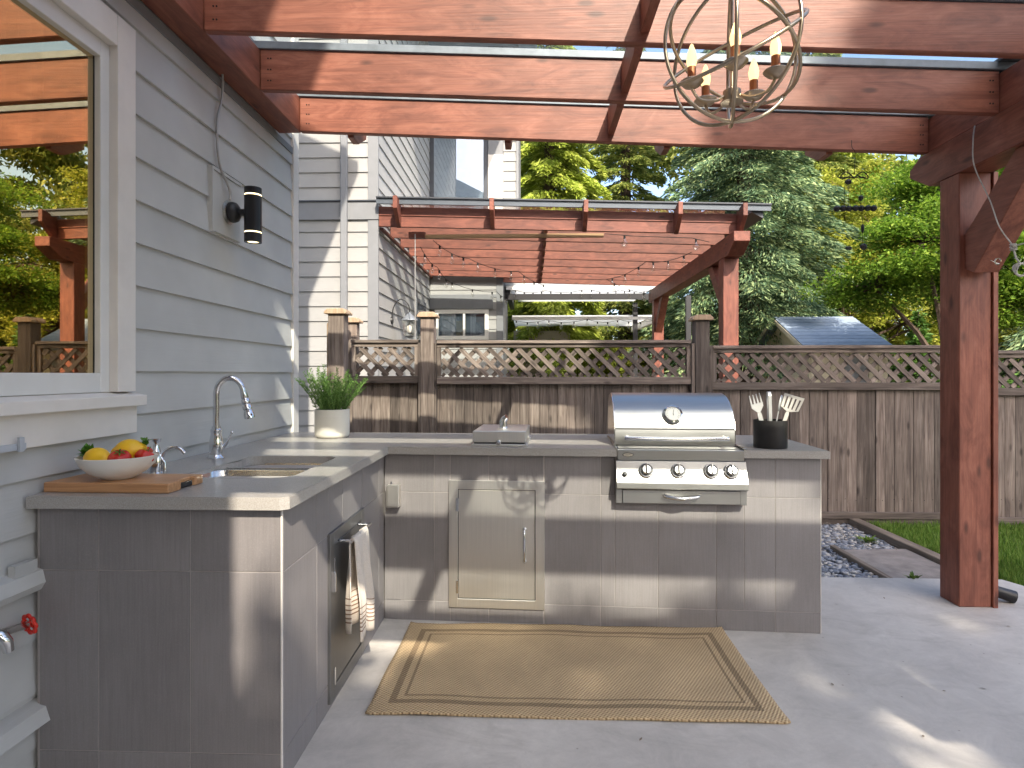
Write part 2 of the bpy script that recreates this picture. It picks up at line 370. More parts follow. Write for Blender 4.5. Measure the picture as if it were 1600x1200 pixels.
# ================================================================== SETTING: ground, patio, lawn
tag(box('ground', -60, 80, -60, 90, -.5, -.12, 'earth'), kind='structure')
def poly_slab(name, pts, z0, z1, mat, kind='structure'):
    o = prism(name, pts, 'z', z0, z1, mat); return tag(o, kind=kind)
poly_slab('patio', [(-1.66, -1.2), (6, -1.2), (6, -6), (7, -6), (7, 2.2), (3.62, 2.7), (3.22, 3.55), (3.05, 3.98), (-1.66, 4.02)], -.10, 0, 'concrete')
poly_slab('garden_path', [(2.40, 4.0), (2.93, 4.0), (2.93, 4.78), (2.40, 4.74)], -.10, -.035, 'stamped_concrete')
poly_slab('lawn', [(3.07, 4.0), (3.24, 3.56), (3.64, 2.72), (7.02, 2.22), (14, 2.2), (14, 5.64), (3.07, 5.64)], -.11, -.06, 'earth')
poly_slab('side_yard', [(-3, 4.04), (2.39, 4.04), (2.39, 5.66), (-3, 5.66)], -.11, -.085, 'earth')
# grass
rng = np.random.default_rng(3)
N = 75000
gx = 3.05 + rng.random(N)**1.4*5.0; gy = 2.3 + rng.random(N)*3.3
keep = (gx > 3.08 + np.clip((3.9-gy), 0, 9)*.45); gx, gy = gx[keep], gy[keep]; N = len(gx)
ang = rng.random(N)*6.283; hh = .03+.05*rng.random(N); wd = .0035+.003*rng.random(N)
lean = (rng.random((N, 2))-.5)*.06
base = np.stack([gx, gy, np.full(N, -.062)], 1); dx = np.stack([np.cos(ang)*wd, np.sin(ang)*wd, np.zeros(N)], 1)
tip = base + np.stack([lean[:, 0], lean[:, 1], hh], 1)
V = np.stack([base-dx, base+dx, tip], 1).reshape(-1, 3); F = np.arange(3*N).reshape(-1, 3)
tag(mobj('grass', fast('grass', V, F), 'grass_blade'), 'mown green lawn beside the patio and fence', 'grass', kind='stuff')
# gravel
def stones(name, label, regions, n, smin, smax, seed, mat='gravel_stone'):
    rg = np.random.default_rng(seed); bm = bmesh.new(); bmesh.ops.create_icosphere(bm, subdivisions=1, radius=1)
    BV = np.array([v.co[:] for v in bm.verts]); BF = np.array([[v.index for v in f.verts] for f in bm.faces]); bm.free()
    VV, FF = [], []
    for i in range(n):
        x0, x1, y0, y1, z = regions[i % len(regions)]
        s = smin+(smax-smin)*rg.random()**1.6; v = BV*(1+.35*(rg.random((12, 1))-.5))*np.array([s, s*(.55+.4*rg.random()), s*.45])
        a = rg.random()*6.28; c, d = math.cos(a), math.sin(a); t = (rg.random(2)-.5)*.9
        v = v@np.array([[c, d, 0], [-d, c, 0], [0, 0, 1]])@np.array([[1, 0, 0], [0, math.cos(t[0]), math.sin(t[0])], [0, -math.sin(t[0]), math.cos(t[0])]])
        v = v+np.array([x0+(x1-x0)*rg.random(), y0+(y1-y0)*rg.random(), z+rg.random()*.03]); VV.append(v); FF.append(BF+12*i)
    return tag(mobj(name, fast(name, np.concatenate(VV), np.concatenate(FF)), mat), label, 'gravel', kind='stuff')
stones('gravel', 'blue-grey crushed stone between island and path', [(1.3, 2.38, 4.06, 5.62, -.08), (1.3, 2.38, 4.06, 5.0, -.075), (2.38, 2.92, 4.8, 5.62, -.085)], 5200, .012, .034, 5)
tb = box('edging_timber', 2.94, 3.03, 4.03, 5.63, -.11, .0, 'timber_y', bev=.006); tag(tb, 'long weathered timber edging between gravel and lawn', 'edging')
tb = box('path_edging', 2.355, 2.395, 4.03, 4.80, -.11, -.015, 'timber_y', bev=.004); tag(tb, 'short timber edging along the stamped concrete path', 'edging')
rg = np.random.default_rng(44); n_ = 900
c_ = np.stack([1.3+1.6*rg.random(n_), 4.7+.9*rg.random(n_)**.8, np.full(n_, -.045)+.02*rg.random(n_)], 1); a_ = rg.random(n_)*6.283
d_ = np.stack([np.cos(a_), np.sin(a_), .5*(rg.random(n_)-.5)], 1)*(.012+.03*rg.random((n_, 1))); s_2 = np.stack([-np.sin(a_), np.cos(a_), .4*(rg.random(n_)-.5)], 1)*.010
V = np.stack([c_-d_*.5, c_+s_2*.5, c_+d_*.5, c_-s_2*.5], 1).reshape(-1, 3)
c_[:14, 0] = -.3+3.0*rg.random(14); c_[:14, 1] = 1.9+1.9*rg.random(14); c_[:14, 2] = .004
V = np.stack([c_-d_*.5, c_+s_2*.5, c_+d_*.5, c_-s_2*.5], 1).reshape(-1, 3)
tag(mobj('leaf_litter', fast('leaf_litter', V, np.arange(len(V)).reshape(-1, 4)), 'timber_y'), 'dry brown leaf litter scattered over the gravel by the fence', 'leaf litter', kind='stuff')
# small weed at the path corner
def leaf_tuft(name, label, x, y, z, n, size, mat, cat, seed, spread=.05, up=.06):
    rg = np.random.default_rng(seed); a = rg.random(n)*6.283; r = rg.random(n)*spread
    b = np.stack([x+r*np.cos(a)*.3, y+r*np.sin(a)*.3, np.full(n, z)], 1); t = np.stack([x+r*np.cos(a)*1.4, y+r*np.sin(a)*1.4, z+up*(.4+.6*rg.random(n))], 1)
    s = np.stack([-np.sin(a), np.cos(a), 0*a], 1)*size; m = (b+t)/2+np.array([0, 0, up*.25])
    V = np.stack([b, m+s, t, m-s], 1).reshape(-1, 3)
    return tag(mobj(name, fast(name, V, np.arange(4*n).reshape(-1, 4)), mat), label, cat)
leaf_tuft('weed', 'small green weed at the near corner of the path', 2.50, 4.0, -.03, 40, .008, 'grass_blade', 'weed', 4)
leaf_tuft('weed', 'low green weed in the gravel by the long timber', 2.78, 5.05, -.07, 60, .009, 'grass_blade', 'weed', 9, .09, .06)

# ================================================================== OUR HOUSE (left wall)
WX = -1.64
HZ = 6.25
H = thing('house', 'grey lap-sided house on the left with a large window', 'house', (WX, 1.5, 0))
box('wall', WX-.25, WX-.012, -1.2, 1.0, -.1, HZ, 'wall_backing', H); box('wall', WX-.25, WX-.012, 2.225, 4.02, -.1, HZ, 'wall_backing', H)
box('wall', WX-.25, WX-.012, 1.0, 2.225, -.1, 1.27, 'wall_backing', H); box('wall', WX-.25, WX-.012, 1.0, 2.225, 2.60, HZ, 'wall_backing', H)
EX, ZO = .1765, .108
siding(H, 'px', WX, -1.15, 4.02, .0, 1.095, 'grey_siding_y', EX, ZO)
siding(H, 'px', WX, 2.37, 4.02, 1.095, 2.72, 'grey_siding_y', EX, ZO)
siding(H, 'px', WX, -1.15, .86, 1.095, 2.72, 'grey_siding_y', EX, ZO)
siding(H, 'px', WX, -1.15, 4.02, 2.72, HZ, 'grey_siding_y', EX, ZO)
box('corner_trim', WX-.02, WX+.026, 4.02, 4.11, -.1, HZ, 'cream_trim', H, .002)
box('corner_trim', WX-.12, WX-.02, 4.085, 4.113, -.1, HZ, 'cream_trim', H, .002)
box('frieze_board', WX, WX+.02, -.9, 4.02, 2.83, 2.872, 'grey_trim', H)
# projecting water-table ledges and the hose-bib panel
prism('ledge_trim', [(WX, .71), (WX+.05, .695), (WX+.06, .655), (WX+.045, .63), (WX, .63)], 'y', .9, 1.90, 'grey_siding_y', H)
box('ledge_block', WX+.022, WX+.045, 1.80, 1.885, .697, .735, 'grey_siding_y', H)
prism('ledge_trim', [(WX, .265), (WX+.06, .25), (WX+.075, .205), (WX+.03, .18), (WX, .18)], 'y', .9, 1.95, 'grey_siding_y', H)
# unseen house wing behind the camera, placed so its outer corner throws the long shade on the left wall
siding(H, 'py', -1.2, WX+.03, .075, 0, 7.0, 'grey_siding_y', EX, ZO)
box('wall', -6, .075, -5.5, -1.22, -.1, 7.0, 'wall_backing', H)
box('corner_trim', .075, .12, -1.28, -1.18, -.1, 7.0, 'cream_trim', H)
prism('roof', [(-6.3, 7.0), (.42, 7.0), (.42, 7.12), (-2.8, 8.6), (-6.3, 7.12)], 'y', -6, -1.0, 'roof_shingle', H)
prism('roof', [(-6.9, HZ), (-1.06, HZ), (-1.06, HZ+.15), (-4, 7.9), (-6.9, HZ+.15)], 'y', -.99, 4.2, 'roof_shingle', H)
# window
WIN = box('window', WX-.03, WX+.045, 2.262, 2.367, 1.262, 2.72, 'cream_trim', H, .002)            # right casing board
def wpart(name, y0, y1, z0, z1, x0, x1, mat, bev=.002): return box(name, x0, x1, y0, y1, z0, z1, mat, WIN, bev)
wpart('casing', .86, 1.0, 1.262, 2.72, WX-.03, WX+.045, 'cream_trim'); wpart('casing', 1.0, 2.262, 2.60, 2.72, WX-.03, WX+.043, 'cream_trim')
wpart('frame', 2.214, 2.262, 1.262, 2.60, WX-.05, WX+.012, 'vinyl_frame'); wpart('frame', 1.0, 1.07, 1.262, 2.60, WX-.05, WX+.012, 'vinyl_frame')
wpart('frame', 1.07, 2.214, 1.262, 1.335, WX-.05, WX+.012, 'vinyl_frame'); wpart('frame', 1.07, 2.214, 2.535, 2.60, WX-.05, WX+.012, 'vinyl_frame')
wpart('bead', 2.210, 2.214, 1.335, 2.535, WX-.028, WX-.012, 'black_plastic', 0)
wpart('glass', 1.07, 2.210, 1.335, 2.535, WX-.020, WX-.014, 'window_glass', 0)
prism('sill', [(WX, 1.262), (WX+.07, 1.246), (WX+.07, 1.205), (WX, 1.205)], 'y', .8, 2.40, 'cream_trim', WIN, bev=.002)
wpart('apron', .84, 2.382, 1.095, 1.205, WX, WX+.04, 'cream_trim')
# room behind the glass
box('room_wall', -4.2, -4.15, 0, 3.4, .2, 2.9, 'amber_wall', H); box('room_wall', -4.2, WX-.26, 3.35, 3.4, .2, 2.9, 'amber_wall', H)
box('room_wall', -4.2, WX-.26, -.02, .0, .2, 2.9, 'amber_wall', H); box('room_floor', -4.2, WX-.26, 0, 3.4, .15, .2, 'amber_wall', H); box('room_ceiling', -4.2, WX-.26, 0, 3.4, 2.9, 2.95, 'amber_wall', H)
bm = bmesh.new(); yy = [1.88+i*.012 for i in range(20)]
vs = [[bm.verts.new((WX-.13+.02*math.sin(i*1.5), y, z)) for i, y in enumerate(yy)] for z in (1.2, 2.62)]
for i in range(19): bm.faces.new((vs[0][i], vs[0][i+1], vs[1][i+1], vs[1][i]))
cu = mobj('curtain', from_bm(bm, 'curtain', 60), 'curtain'); cu.modifiers.new('s', 'SOLIDIFY').thickness = .004
tag(cu, 'pale curtain hanging inside the large left window', 'curtain')
# hook on the apron
hk = box('bracket', WX+.041, WX+.055, 1.55, 1.83, 1.095, 1.115, 'hook_grey'); tag(hk, 'small grey metal bracket on the board below the window', 'bracket')
box('prong', WX+.056, WX+.066, 1.795, 1.812, 1.09, 1.135, 'hook_grey', hk, .001)

# wall light
L = thing('wall_light', 'black cylinder up-down light with glowing rings on siding', 'wall light', (WX+.02, 3.12, 2.03))
lx, ly = -1.475, 3.13
blk = box('mounting_block', WX-.01, WX+.03, 2.98, 3.27, 2.06, 2.37, 'grey_siding_y', L, .003)
box('block_trim', WX-.01, WX+.036, 2.965, 2.98, 2.05, 2.385, 'grey_siding_y', blk); box('block_trim', WX-.01, WX+.036, 2.98, 3.27, 2.37, 2.385, 'grey_siding_y', blk)
RY = Matrix.Rotation(R(90), 4, 'Y')
lathe('gasket', [(0, 0), (.062, 0), (.066, .006), (.058, .014), (0, .014)], 'bulb_glass', L, T(WX+.031, ly, 2.19) @ RY)
lathe('back_plate', [(0, 0), (.052, 0), (.055, .012), (.05, .03), (.03, .045), (.018, .05), (.018, .08), (0, .08)], 'black_metal', L, T(WX+.046, ly, 2.19) @ RY)
lathe('shade', [(.030, .0), (.044, .0), (.044, .048), (.0, .048)], 'black_paint', L, T(lx, ly, 2.03))
lathe('ring', [(.0, .0), (.0425, .0), (.0425, .007), (.0, .007)], 'lit_ring', L, T(lx, ly, 2.078))
lathe('shade', [(.0, .0), (.044, .0), (.044, .1895), (.0, .1895)], 'black_paint', L, T(lx, ly, 2.0855))
lathe('ring', [(.0, .0), (.0425, .0), (.0425, .007), (.0, .007)], 'lit_ring', L, T(lx, ly, 2.2755))
lathe('shade', [(.0, .0), (.044, .0), (.044, .035), (.030, .035), (.030, .03), (0, .03)], 'black_paint', L, T(lx, ly, 2.283))
lathe('lens', [(.0, .0), (.030, .0), (.030, .004), (.0, .004)], 'lit_ring', L, T(lx, ly, 2.034))
cb = tube('cable', smooth_path([(WX+.06, 3.09, 2.245), (WX+.055, 3.10, 2.30), (WX+.035, 3.03, 2.42), (WX+.03, 3.02, 2.62), (WX+.035, 3.06, 2.78), (WX+.05, 3.02, 2.93), (WX+.06, 2.86, 3.06), (WX+.09, 2.78, 3.12)], 8), .0065, 'cable_sheath', None, 8)
tag(cb, 'thin grey cable running up the siding from the wall light', 'cable')

# hose tap
HB = thing('hose_tap', 'chrome hose tap with red wheel handle on left wall', 'tap', (WX+.03, 1.82, .52))
tube('body', [(WX+.0, 1.73, .555), (WX+.035, 1.73, .555), (WX+.06, 1.735, .55), (WX+.072, 1.74, .53), (WX+.074, 1.745, .50)], [.018, .018, .019, .017, .014], 'polished_steel', HB, 12)
tube('stem', [(WX+.05, 1.735, .555), (WX+.055, 1.78, .55), (WX+.06, 1.825, .545)], .012, 'polished_steel', HB, 10)
hm = T(WX+.064, 1.832, .545) @ Matrix.Rotation(R(-80), 4, 'X') @ Matrix.Rotation(R(18), 4, 'Y')
hw = lathe('handle', [(.0, -.004), (.010, -.004), (.010, .004), (0, .004)], 'red_plastic', HB, hm, 20)
tube('rim', [(.028*(1+.10*math.cos(8*a))*math.cos(a), .028*(1+.10*math.cos(8*a))*math.sin(a), 0) for a in [i*2*math.pi/48 for i in range(48)]], .0055, 'red_plastic', hw, 8, True, F=hm)
for i in range(4):
    a = i*math.pi/2+.4; tube('spoke', [(.006*math.cos(a), .006*math.sin(a), 0), (.027*math.cos(a), .027*math.sin(a), 0)], .0035, 'red_plastic', hw, 6, F=hm)

# ================================================================== OUR PERGOLA
P = thing('pergola', 'near red-stained timber pergola with glass roof over the patio', 'pergola', (2.55, 3.6, 0))
X0, X1 = -1.475, 2.45; YR = [3.77-.56*i for i in range(8)]
sl_ = (2.695-2.88)/(X1-X0)
def zb(x): return 2.88+sl_*(x-X0)
RAFT = None
for i, y in enumerate(YR):
    if RAFT is None:
        RAFT = prism('rafter', [(X0, zb(X0)), (X1, zb(X1)), (X1, zb(X1)+.222), (X0, zb(X0)+.222)], 'y', y, y+.042, 'red_stained_wood_x', P, bev=.005)
        BAR = prism('glazing_bar', [(X0-.1, zb(X0)+.224), (X1+.2, zb(X1)+.216), (X1+.2, zb(X1)+.256), (X0-.1, zb(X0)+.264)], 'y', y-.012, y+.054, 'aluminium_bar', P, bev=.002)
    else:
        for src in (RAFT, BAR):
            c = src.copy(); put(c, T(0, y-YR[0], 0) @ WM[src], P)
    # chamfered blocking between this rafter and the next one towards the house door
    if i < 7:
        yn = YR[i+1]+.044; b = .5; z = zb(b)
        prism('blocking', [(y-.001, z+.20), (y-.001, z+.045), (yn+.13, z+.045), (yn+.001, z+.12), (yn+.001, z+.20)], 'x', b-.02, b+.02, 'red_stained_wood_y', P, bev=.002)
for x in (-1.16, -.15, .86, 1.87):           # tails past the far rafter
    z = zb(x); prism('rafter_tail', [(YR[0]+.044, z+.20), (YR[0]+.044, z-.012), (YR[0]+.16, z-.012), (YR[0]+.34, z+.09), (YR[0]+.34, z+.20)], 'x', x-.02, x+.02, 'red_stained_wood_y', P, bev=.002)
for y0, y1 in ((YR[7]-.3, YR[0]+.03),):
    prism('ledger', [(WX+.02, 2.88), (X0-.002, 2.88), (X0-.002, 3.10), (WX+.02, 3.10)], 'y', y0, y1, 'red_stained_wood_y', P, bev=.003)
box('rim_beam', X1+.002, X1+.09, YR[7]-.3, YR[0]+.045, 2.70, 2.908, 'red_stained_wood_y', P, .003)
box('rim_cap', X1-.02, X1+.10, YR[7]-.3, YR[0]+.05, 2.958, 2.975, 'dark_flashing', P)
prism('beam', [(YR[7]-.4, 2.485), (3.76, 2.485), (3.95, 2.595), (3.95, 2.64), (3.85, 2.697), (YR[7]-.4, 2.697)], 'x', X1-.005, X1+.19, 'red_stained_wood_y', P, bev=.004)
for i in range(7):                           # panes of the glass roof
    y1, y0 = YR[i]+.018, YR[i+1]+.024
    prism('glass_pane', [(X0-.08, zb(X0)+.268), (X1+.18, zb(X1)+.260), (X1+.18, zb(X1)+.266), (X0-.08, zb(X0)+.274)], 'y', y0+.008, y1+.0, 'roof_glass', P)
prism('glass_pane', [(X0-.08, zb(X0)+.268), (X1+.18, zb(X1)+.260), (X1+.18, zb(X1)+.266), (X0-.08, zb(X0)+.274)], 'y', YR[0]+.03, YR[0]+.36, 'roof_glass', P)
prism('fascia_flashing', [(X0-.1, zb(X0)+.262), (X1+.2, zb(X1)+.254), (X1+.2, zb(X1)+.274), (X0-.1, zb(X0)+.282)], 'y', YR[0]+.362, YR[0]+.38, 'dark_flashing', P)
pf, pb = 3.50, 3.665
POST = box('post', X1-.005, X1+.175, pf, pb, 0, 2.483, 'red_stained_wood_z', P, .005)
box('trim_board', X1+.177, X1+.205, pf-.012, pf+.09, .0, 2.483, 'red_stained_wood_z', POST, .002)
box('post', X1, X1+.185, -.30, -.12, 0, 2.483, 'red_stained_wood_z', P, .005)
prism('knee_brace', [(pf-.001, 1.93), (pf-.001, 2.13), (pf-.36, 2.483), (pf-.56, 2.483), (pf-.07, 1.90)], 'x', X1+.025, X1+.165, 'red_stained_wood_y', P, bev=.004)
# screw heads at the rafter ends
SC = lathe('screw', [(0, 0), (.0045, 0), (.004, .0018), (0, .0015)], 'wire_black', P, T(0, 0, 0), 8)
WM[SC] = None
first_ = True
for y in YR[:4]:
    for x in (X0+.045, X0+.06, X1-.05, X1-.035, .5-.01, .5+.01):
        for dz in (.05, .11, .17):
            M = T(x, y-.0003, zb(x)+dz) @ Matrix.Rotation(R(90), 4, 'X')
            if first_: WM[SC] = M; SC.matrix_basis = WM[P].inverted() @ M; first_ = False
            else: put(SC.copy(), M, P)
# downspout shoe by the post
ds = tube('downspout_shoe', [(X1+.25, 3.62, .20), (X1+.25, 3.62, .10), (X1+.27, 3.60, .06), (X1+.36, 3.57, .035)], [.032, .032, .034, .036], 'black_plastic', None, 12)
tag(ds, 'black plastic downspout elbow at the foot of the post', 'downspout')
# cord on the post
CR = thing('cord', 'grey cord with a knot and loop beside the brace', 'cord', (2.45, 2.9, 1.8))
tube('strand', smooth_path([(2.445, 3.38, 2.70), (2.40, 3.33, 2.60), (2.385, 3.30, 2.45), (2.43, 3.25, 2.25), (2.44, 3.20, 2.10), (2.48, 3.16, 1.99)], 6), .0035, 'rope', CR, 6)
tube('strand', smooth_path([(2.48, 3.16, 1.99), (2.52, 3.08, 2.0), (2.60, 2.9, 2.02), (2.9, 2.5, 2.06)], 6), .0035, 'rope', CR, 6)
kn = [(2.48+.012*math.cos(a*2.1)*(1+.3*math.sin(a)), 3.16+.012*math.sin(a*2.1), 1.985+.014*math.sin(a*1.3)) for a in [i*.45 for i in range(32)]]
tube('knot', kn, .004, 'rope', CR, 6)
for q in range(4):
    lp = [(2.50+(.026+.002*q)*math.cos(a), 3.13+.005*q+.008*math.sin(a*2+q), 1.865+(.030+.0015*q)*math.sin(a)) for a in [i*2*math.pi/28 for i in range(28)]]
    tube('loop', lp, .0035, 'rope', CR, 6, True)
tube('strand', smooth_path([(2.48, 3.16, 1.98), (2.485, 3.15, 1.93), (2.50, 3.14, 1.895)], 5), .005, 'rope', CR, 6)
tube('strand', smooth_path([(2.505, 3.13, 1.895), (2.53, 3.12, 1.95), (2.535, 3.12, 2.0)], 5), .003, 'rope', CR, 6)
hkk = tube('eye_hook', arc((2.478, 3.26, 1.93), .016, 0, 5.2, 12)+[(2.44, 3.26, 1.935)], .003, 'polished_steel', None, 6); tag(hkk, 'small steel eye hook screwed into the brace', 'hook')
# wind chime
WC = thing('wind_chime', 'black beaded wind chime hanging from the far rafter', 'wind chime', (1.99, 3.74, 1.9))
cx, cy = 1.985, 3.745
def wz(y): return 1.33+(585-y)/250.0
tube('hook', smooth_path([(cx-.01, cy+.01, wz(224)), (cx-.013, cy, wz(236)), (cx+.005, cy, wz(245)), (cx, cy, wz(278))], 5), .002, 'wire_black', WC, 6)
for sx in (-1, 1):
    tube('scroll', smooth_path([(cx, cy, wz(284)), (cx+sx*.03, cy, wz(276)), (cx+sx*.055, cy, wz(274)), (cx+sx*.078, cy, wz(279)), (cx+sx*.082, cy, wz(284)), (cx+sx*.05, cy, wz(283)), (cx+sx*.02, cy, wz(279))], 5), .0035, 'wire_black', WC, 6)
tube('hanger', [(cx-.10, cy, wz(282)), (cx+.075, cy, wz(282))], .003, 'wire_black', WC, 6)
for sx in (-.055, -.03, .035): tube('string', [(cx+sx, cy, wz(283)), (cx+sx*1.1, cy, wz(327))], .0016, 'wire_black', WC, 5)
tube('string', [(cx+.036, cy-.02, wz(327)), (cx+.04, cy-.02, wz(392))], .0014, 'wire_black', WC, 5)
def blob(name, p, s, mat, parent, seg=12):
    bm = bmesh.new(); bmesh.ops.create_uvsphere(bm, u_segments=seg, v_segments=8, radius=1); bmesh.ops.scale(bm, vec=s, verts=bm.verts)
    return mobj(name, from_bm(bm, name, 60), mat, parent, T(*p))
for i in range(7): blob('bead', (cx-.105+i*.037, cy-.005*(i % 2), wz(330)), (.0205, .018, .018), 'black_plastic', WC)
blob('charm', (cx-.035, cy, wz(289)), (.020, .01, .018), 'black_plastic', WC); blob('charm', (cx+.04, cy, wz(314)), (.015, .012, .018), 'black_plastic', WC)
blob('charm', (cx+.04, cy-.02, wz(362)), (.010, .01, .028), 'black_plastic', WC); blob('charm', (cx+.045, cy-.02, wz(390)), (.022, .01, .02), 'black_plastic', WC); blob('charm', (cx-.045, cy-.02, wz(392)), (.022, .01, .012), 'black_plastic', WC)

# chandelier
CX, CY, CZ, CRD = .552, 1.665, 2.222, .196
C = thing('chandelier', 'round antique silver orb chandelier with candle bulbs', 'chandelier', (CX, CY, CZ-CRD))
for ax, ang in (('Z', 12), ('Z', 75), ('Z', 128)):
    Mx = T(CX, CY, CZ) @ Matrix.Rotation(R(ang), 4, 'Z')
    tube('ring', [(CRD*math.cos(a), 0, CRD*math.sin(a)) for a in [i*2*math.pi/64 for i in range(64)]], .0052, 'antique_silver', C, 8, True, F=Mx)
for (tx, tz, rr) in ((35, 10, .985), (-38, 40, .985)):
    Mx = T(CX, CY, CZ) @ Matrix.Rotation(R(tz), 4, 'Z') @ Matrix.Rotation(R(tx), 4, 'Y')
    tube('ring', [(rr*CRD*math.cos(a), rr*CRD*math.sin(a), 0) for a in [i*2*math.pi/64 for i in range(64)]], .0052, 'antique_silver', C, 8, True, F=Mx)
hz = CZ-.135
lathe('hub', [(0, -.024), (.006, -.022), (.008, -.012), (.030, -.010), (.030, -.006), (.024, -.004), (.024, .022), (.018, .026), (0, .026)], 'antique_silver', C, T(CX, CY, hz))
tube('stem', [(CX, CY, hz+.02), (CX, CY, CZ+CRD+.01)], .005, 'antique_silver', C, 8)
for i in range(5):
    a = R(112+72*i); ca, sa = math.cos(a), math.sin(a); r = .112
    ex, ey = CX+r*ca, CY+r*sa; ez = hz+.028
    tube('arm', smooth_path([(CX+.02*ca, CY+.02*sa, hz+.008), (CX+.05*ca, CY+.05*sa, hz-.006), (CX+.09*ca, CY+.09*sa, hz-.002), (ex, ey, ez)], 5), .0042, 'antique_silver', C, 7)
    cup = lathe('candle_cup', [(0, 0), (.008, .0), (.022, .006), (.032, .017), (.031, .019), (.018, .012), (0, .01)], 'antique_silver', C, T(ex, ey, ez), 24)
    lathe('candle_sleeve', [(0, 0), (.0115, 0), (.0115, .045), (0, .045)], 'copper_sleeve', cup, T(ex, ey, ez+.012), 16)
    lathe('bulb', [(0, 0), (.010, 0), (.0135, .012), (.0145, .026), (.010, .045), (.004, .062), (0, .066)], 'flame_bulb', cup, T(ex, ey, ez+.057), 16)
bm = bmesh.new()
zz = CZ+CRD+.012; i = 0
while zz < 2.84:
    u = (1, 0, 0) if i % 2 else (0, 1, 0); tube_bm(bm, arc((0, 0, zz+.014-CZ), .012, 0, 2*math.pi*15/16, 15, u, (0, 0, 1.35)), .0022, 6, True); zz += .026; i += 1
mobj('chain', from_bm(bm, 'chain', 60), 'antique_silver', C, T(CX, CY, CZ))
lathe('canopy', [(0, 0), (.05, .0), (.055, .012), (.02, .03), (0, .03)], 'antique_silver', C, T(CX, CY, 2.85))
# board that carries the chandelier between two rafters
box('hanger_board', CX-.045, CX+.045, YR[4]+.044, YR[3]-.001, 2.882, 2.925, 'red_stained_wood_y', P, .002)

# ================================================================== OUTDOOR KITCHEN
K = thing('kitchen_island', 'L-shaped outdoor kitchen island clad in grey tile with stone counter', 'kitchen island', (-.8, 3.2, 0))
ZT, ZS = .94, .900                       # slab top, slab underside
FO = T(-.77, 3.20, 0) @ Matrix.Rotation(-.05, 4, 'Z')     # frame of the back run: u right, v back
VF_ = .03
# core
box('core', WX+.03, -.8025, 1.9025, 3.95, 0, ZS-.002, 'grout', K)
box('core', .06, 2.253, VF_+.0025, .7645, 0, ZS-.002, 'grout', K, F=FO)
G = .0015; TT = .012
def tile(x0, x1, z0, z1, fn):
    fn(x0+G, x1-G, z0+G, z1-G)
rows = [(0, .106), (.106, .693), (.693, ZS-.003)]
# near end of the left leg: face y=1.902
ys = 1.90
for a, b in ((-1.603, -1.405), (-1.405, -1.102), (-1.102, -.803)):
    for z0, z1 in rows: tile(a, b, z0, z1, lambda p, q, r, s: box('tile', p, q, ys, ys+TT, r, s, 'grey_tile', K, .0012))
# inner side of the left leg: face x=-.80
xs = -.80; ye = 3.228
cols = [1.905+.003+.303*i for i in range(5)]+[ye]
D1 = (2.335, 2.80, .035, .695)             # side door opening
def cut_tiles(edges, rows, op, fn):
    for a, b in zip(edges, edges[1:]):
        for z0, z1 in rows:
            segs = [(a, b, z0, z1)]
            if op and b > op[0] and a < op[1] and z1 > op[2] and z0 < op[3]:
                segs = []
                if a < op[0]-.01: segs.append((a, op[0], z0, z1))
                if b > op[1]+.01: segs.append((op[1], b, z0, z1))
                m0, m1 = max(a, op[0]), min(b, op[1])
                if z0 < op[2]-.01: segs.append((m0, m1, z0, op[2]))
                if z1 > op[3]+.01: segs.append((m0, m1, op[3], z1))
            for s in segs: tile(*s, fn)
cut_tiles(cols, rows, D1, lambda p, q, r, s: box('tile', xs-TT, xs, p, q, r, s, 'grey_tile', K, .0012))
box('corner_strip', xs-.004, xs+.001, ys-.003, ys+.004, 0, ZS-.003, 'cream_trim', K)
# back run: face v=.03
VF = .03
cu_ = [-.03, .245]+[.245+.2975*i for i in range(1, 7)]+[2.255]
D2 = (.333, .835, .085, .756)
GR = (1.212, 1.874, .66, .90)
def f2(p, q, r, s): box('tile', p, q, VF, VF+TT, r, s, 'grey_tile', K, .0012, F=FO)
cut_tiles([e for e in cu_ if e <= 1.15], rows, D2, f2)
cut_tiles([e for e in cu_ if e > 1.0], rows, GR, f2)
# right end of the run
for a, b in ((VF+.002, .33), (.33, .63), (.63, .765)):
    for z0, z1 in rows: tile(a, b, z0, z1, lambda p, q, r, s: box('tile', 2.2435, 2.2555, p, q, r, s, 'grey_tile', K, .0012, F=FO))
box('corner_strip', 2.2545, 2.2575, VF-.001, VF+.003, 0, ZS-.003, 'cream_trim', K, F=FO)
for a, b in zip(cu_[1:], cu_[2:]):
    tile(a, b, .0, ZS-.003, lambda p, q, r, s: box('tile', p, q, .762, .762+TT, r, s, 'grey_tile', K, .0012, F=FO))
# countertop with sink hole and grill notch
def fp(u, v): q = FO @ Vector((u, v, 0)); return (q.x, q.y)
outer = [(WX+.022, 1.866), (-.795, 1.866), (-.77, 1.886), fp(0, 0), fp(1.222, 0), fp(1.222, .60), fp(1.863, .60), fp(1.863, 0), fp(2.29, 0), fp(2.29, .80), (-1.1, 3.985), (WX+.022, 3.985)]
SKX0, SKX1, SKY0, SKY1 = -1.34, -.915, 2.23, 2.82
def rrect(x0, x1, y0, y1, r, n=6):
    o = []
    for (px, py, a) in ((x1-r, y1-r, 0), (x0+r, y1-r, 90), (x0+r, y0+r, 180), (x1-r, y0+r, 270)):
        for i in range(n+1): t = R(a+90*i/n); o.append((px+r*math.cos(t), py+r*math.sin(t)))
    return o
hole = rrect(SKX0, SKX1, SKY0, SKY1, .07)
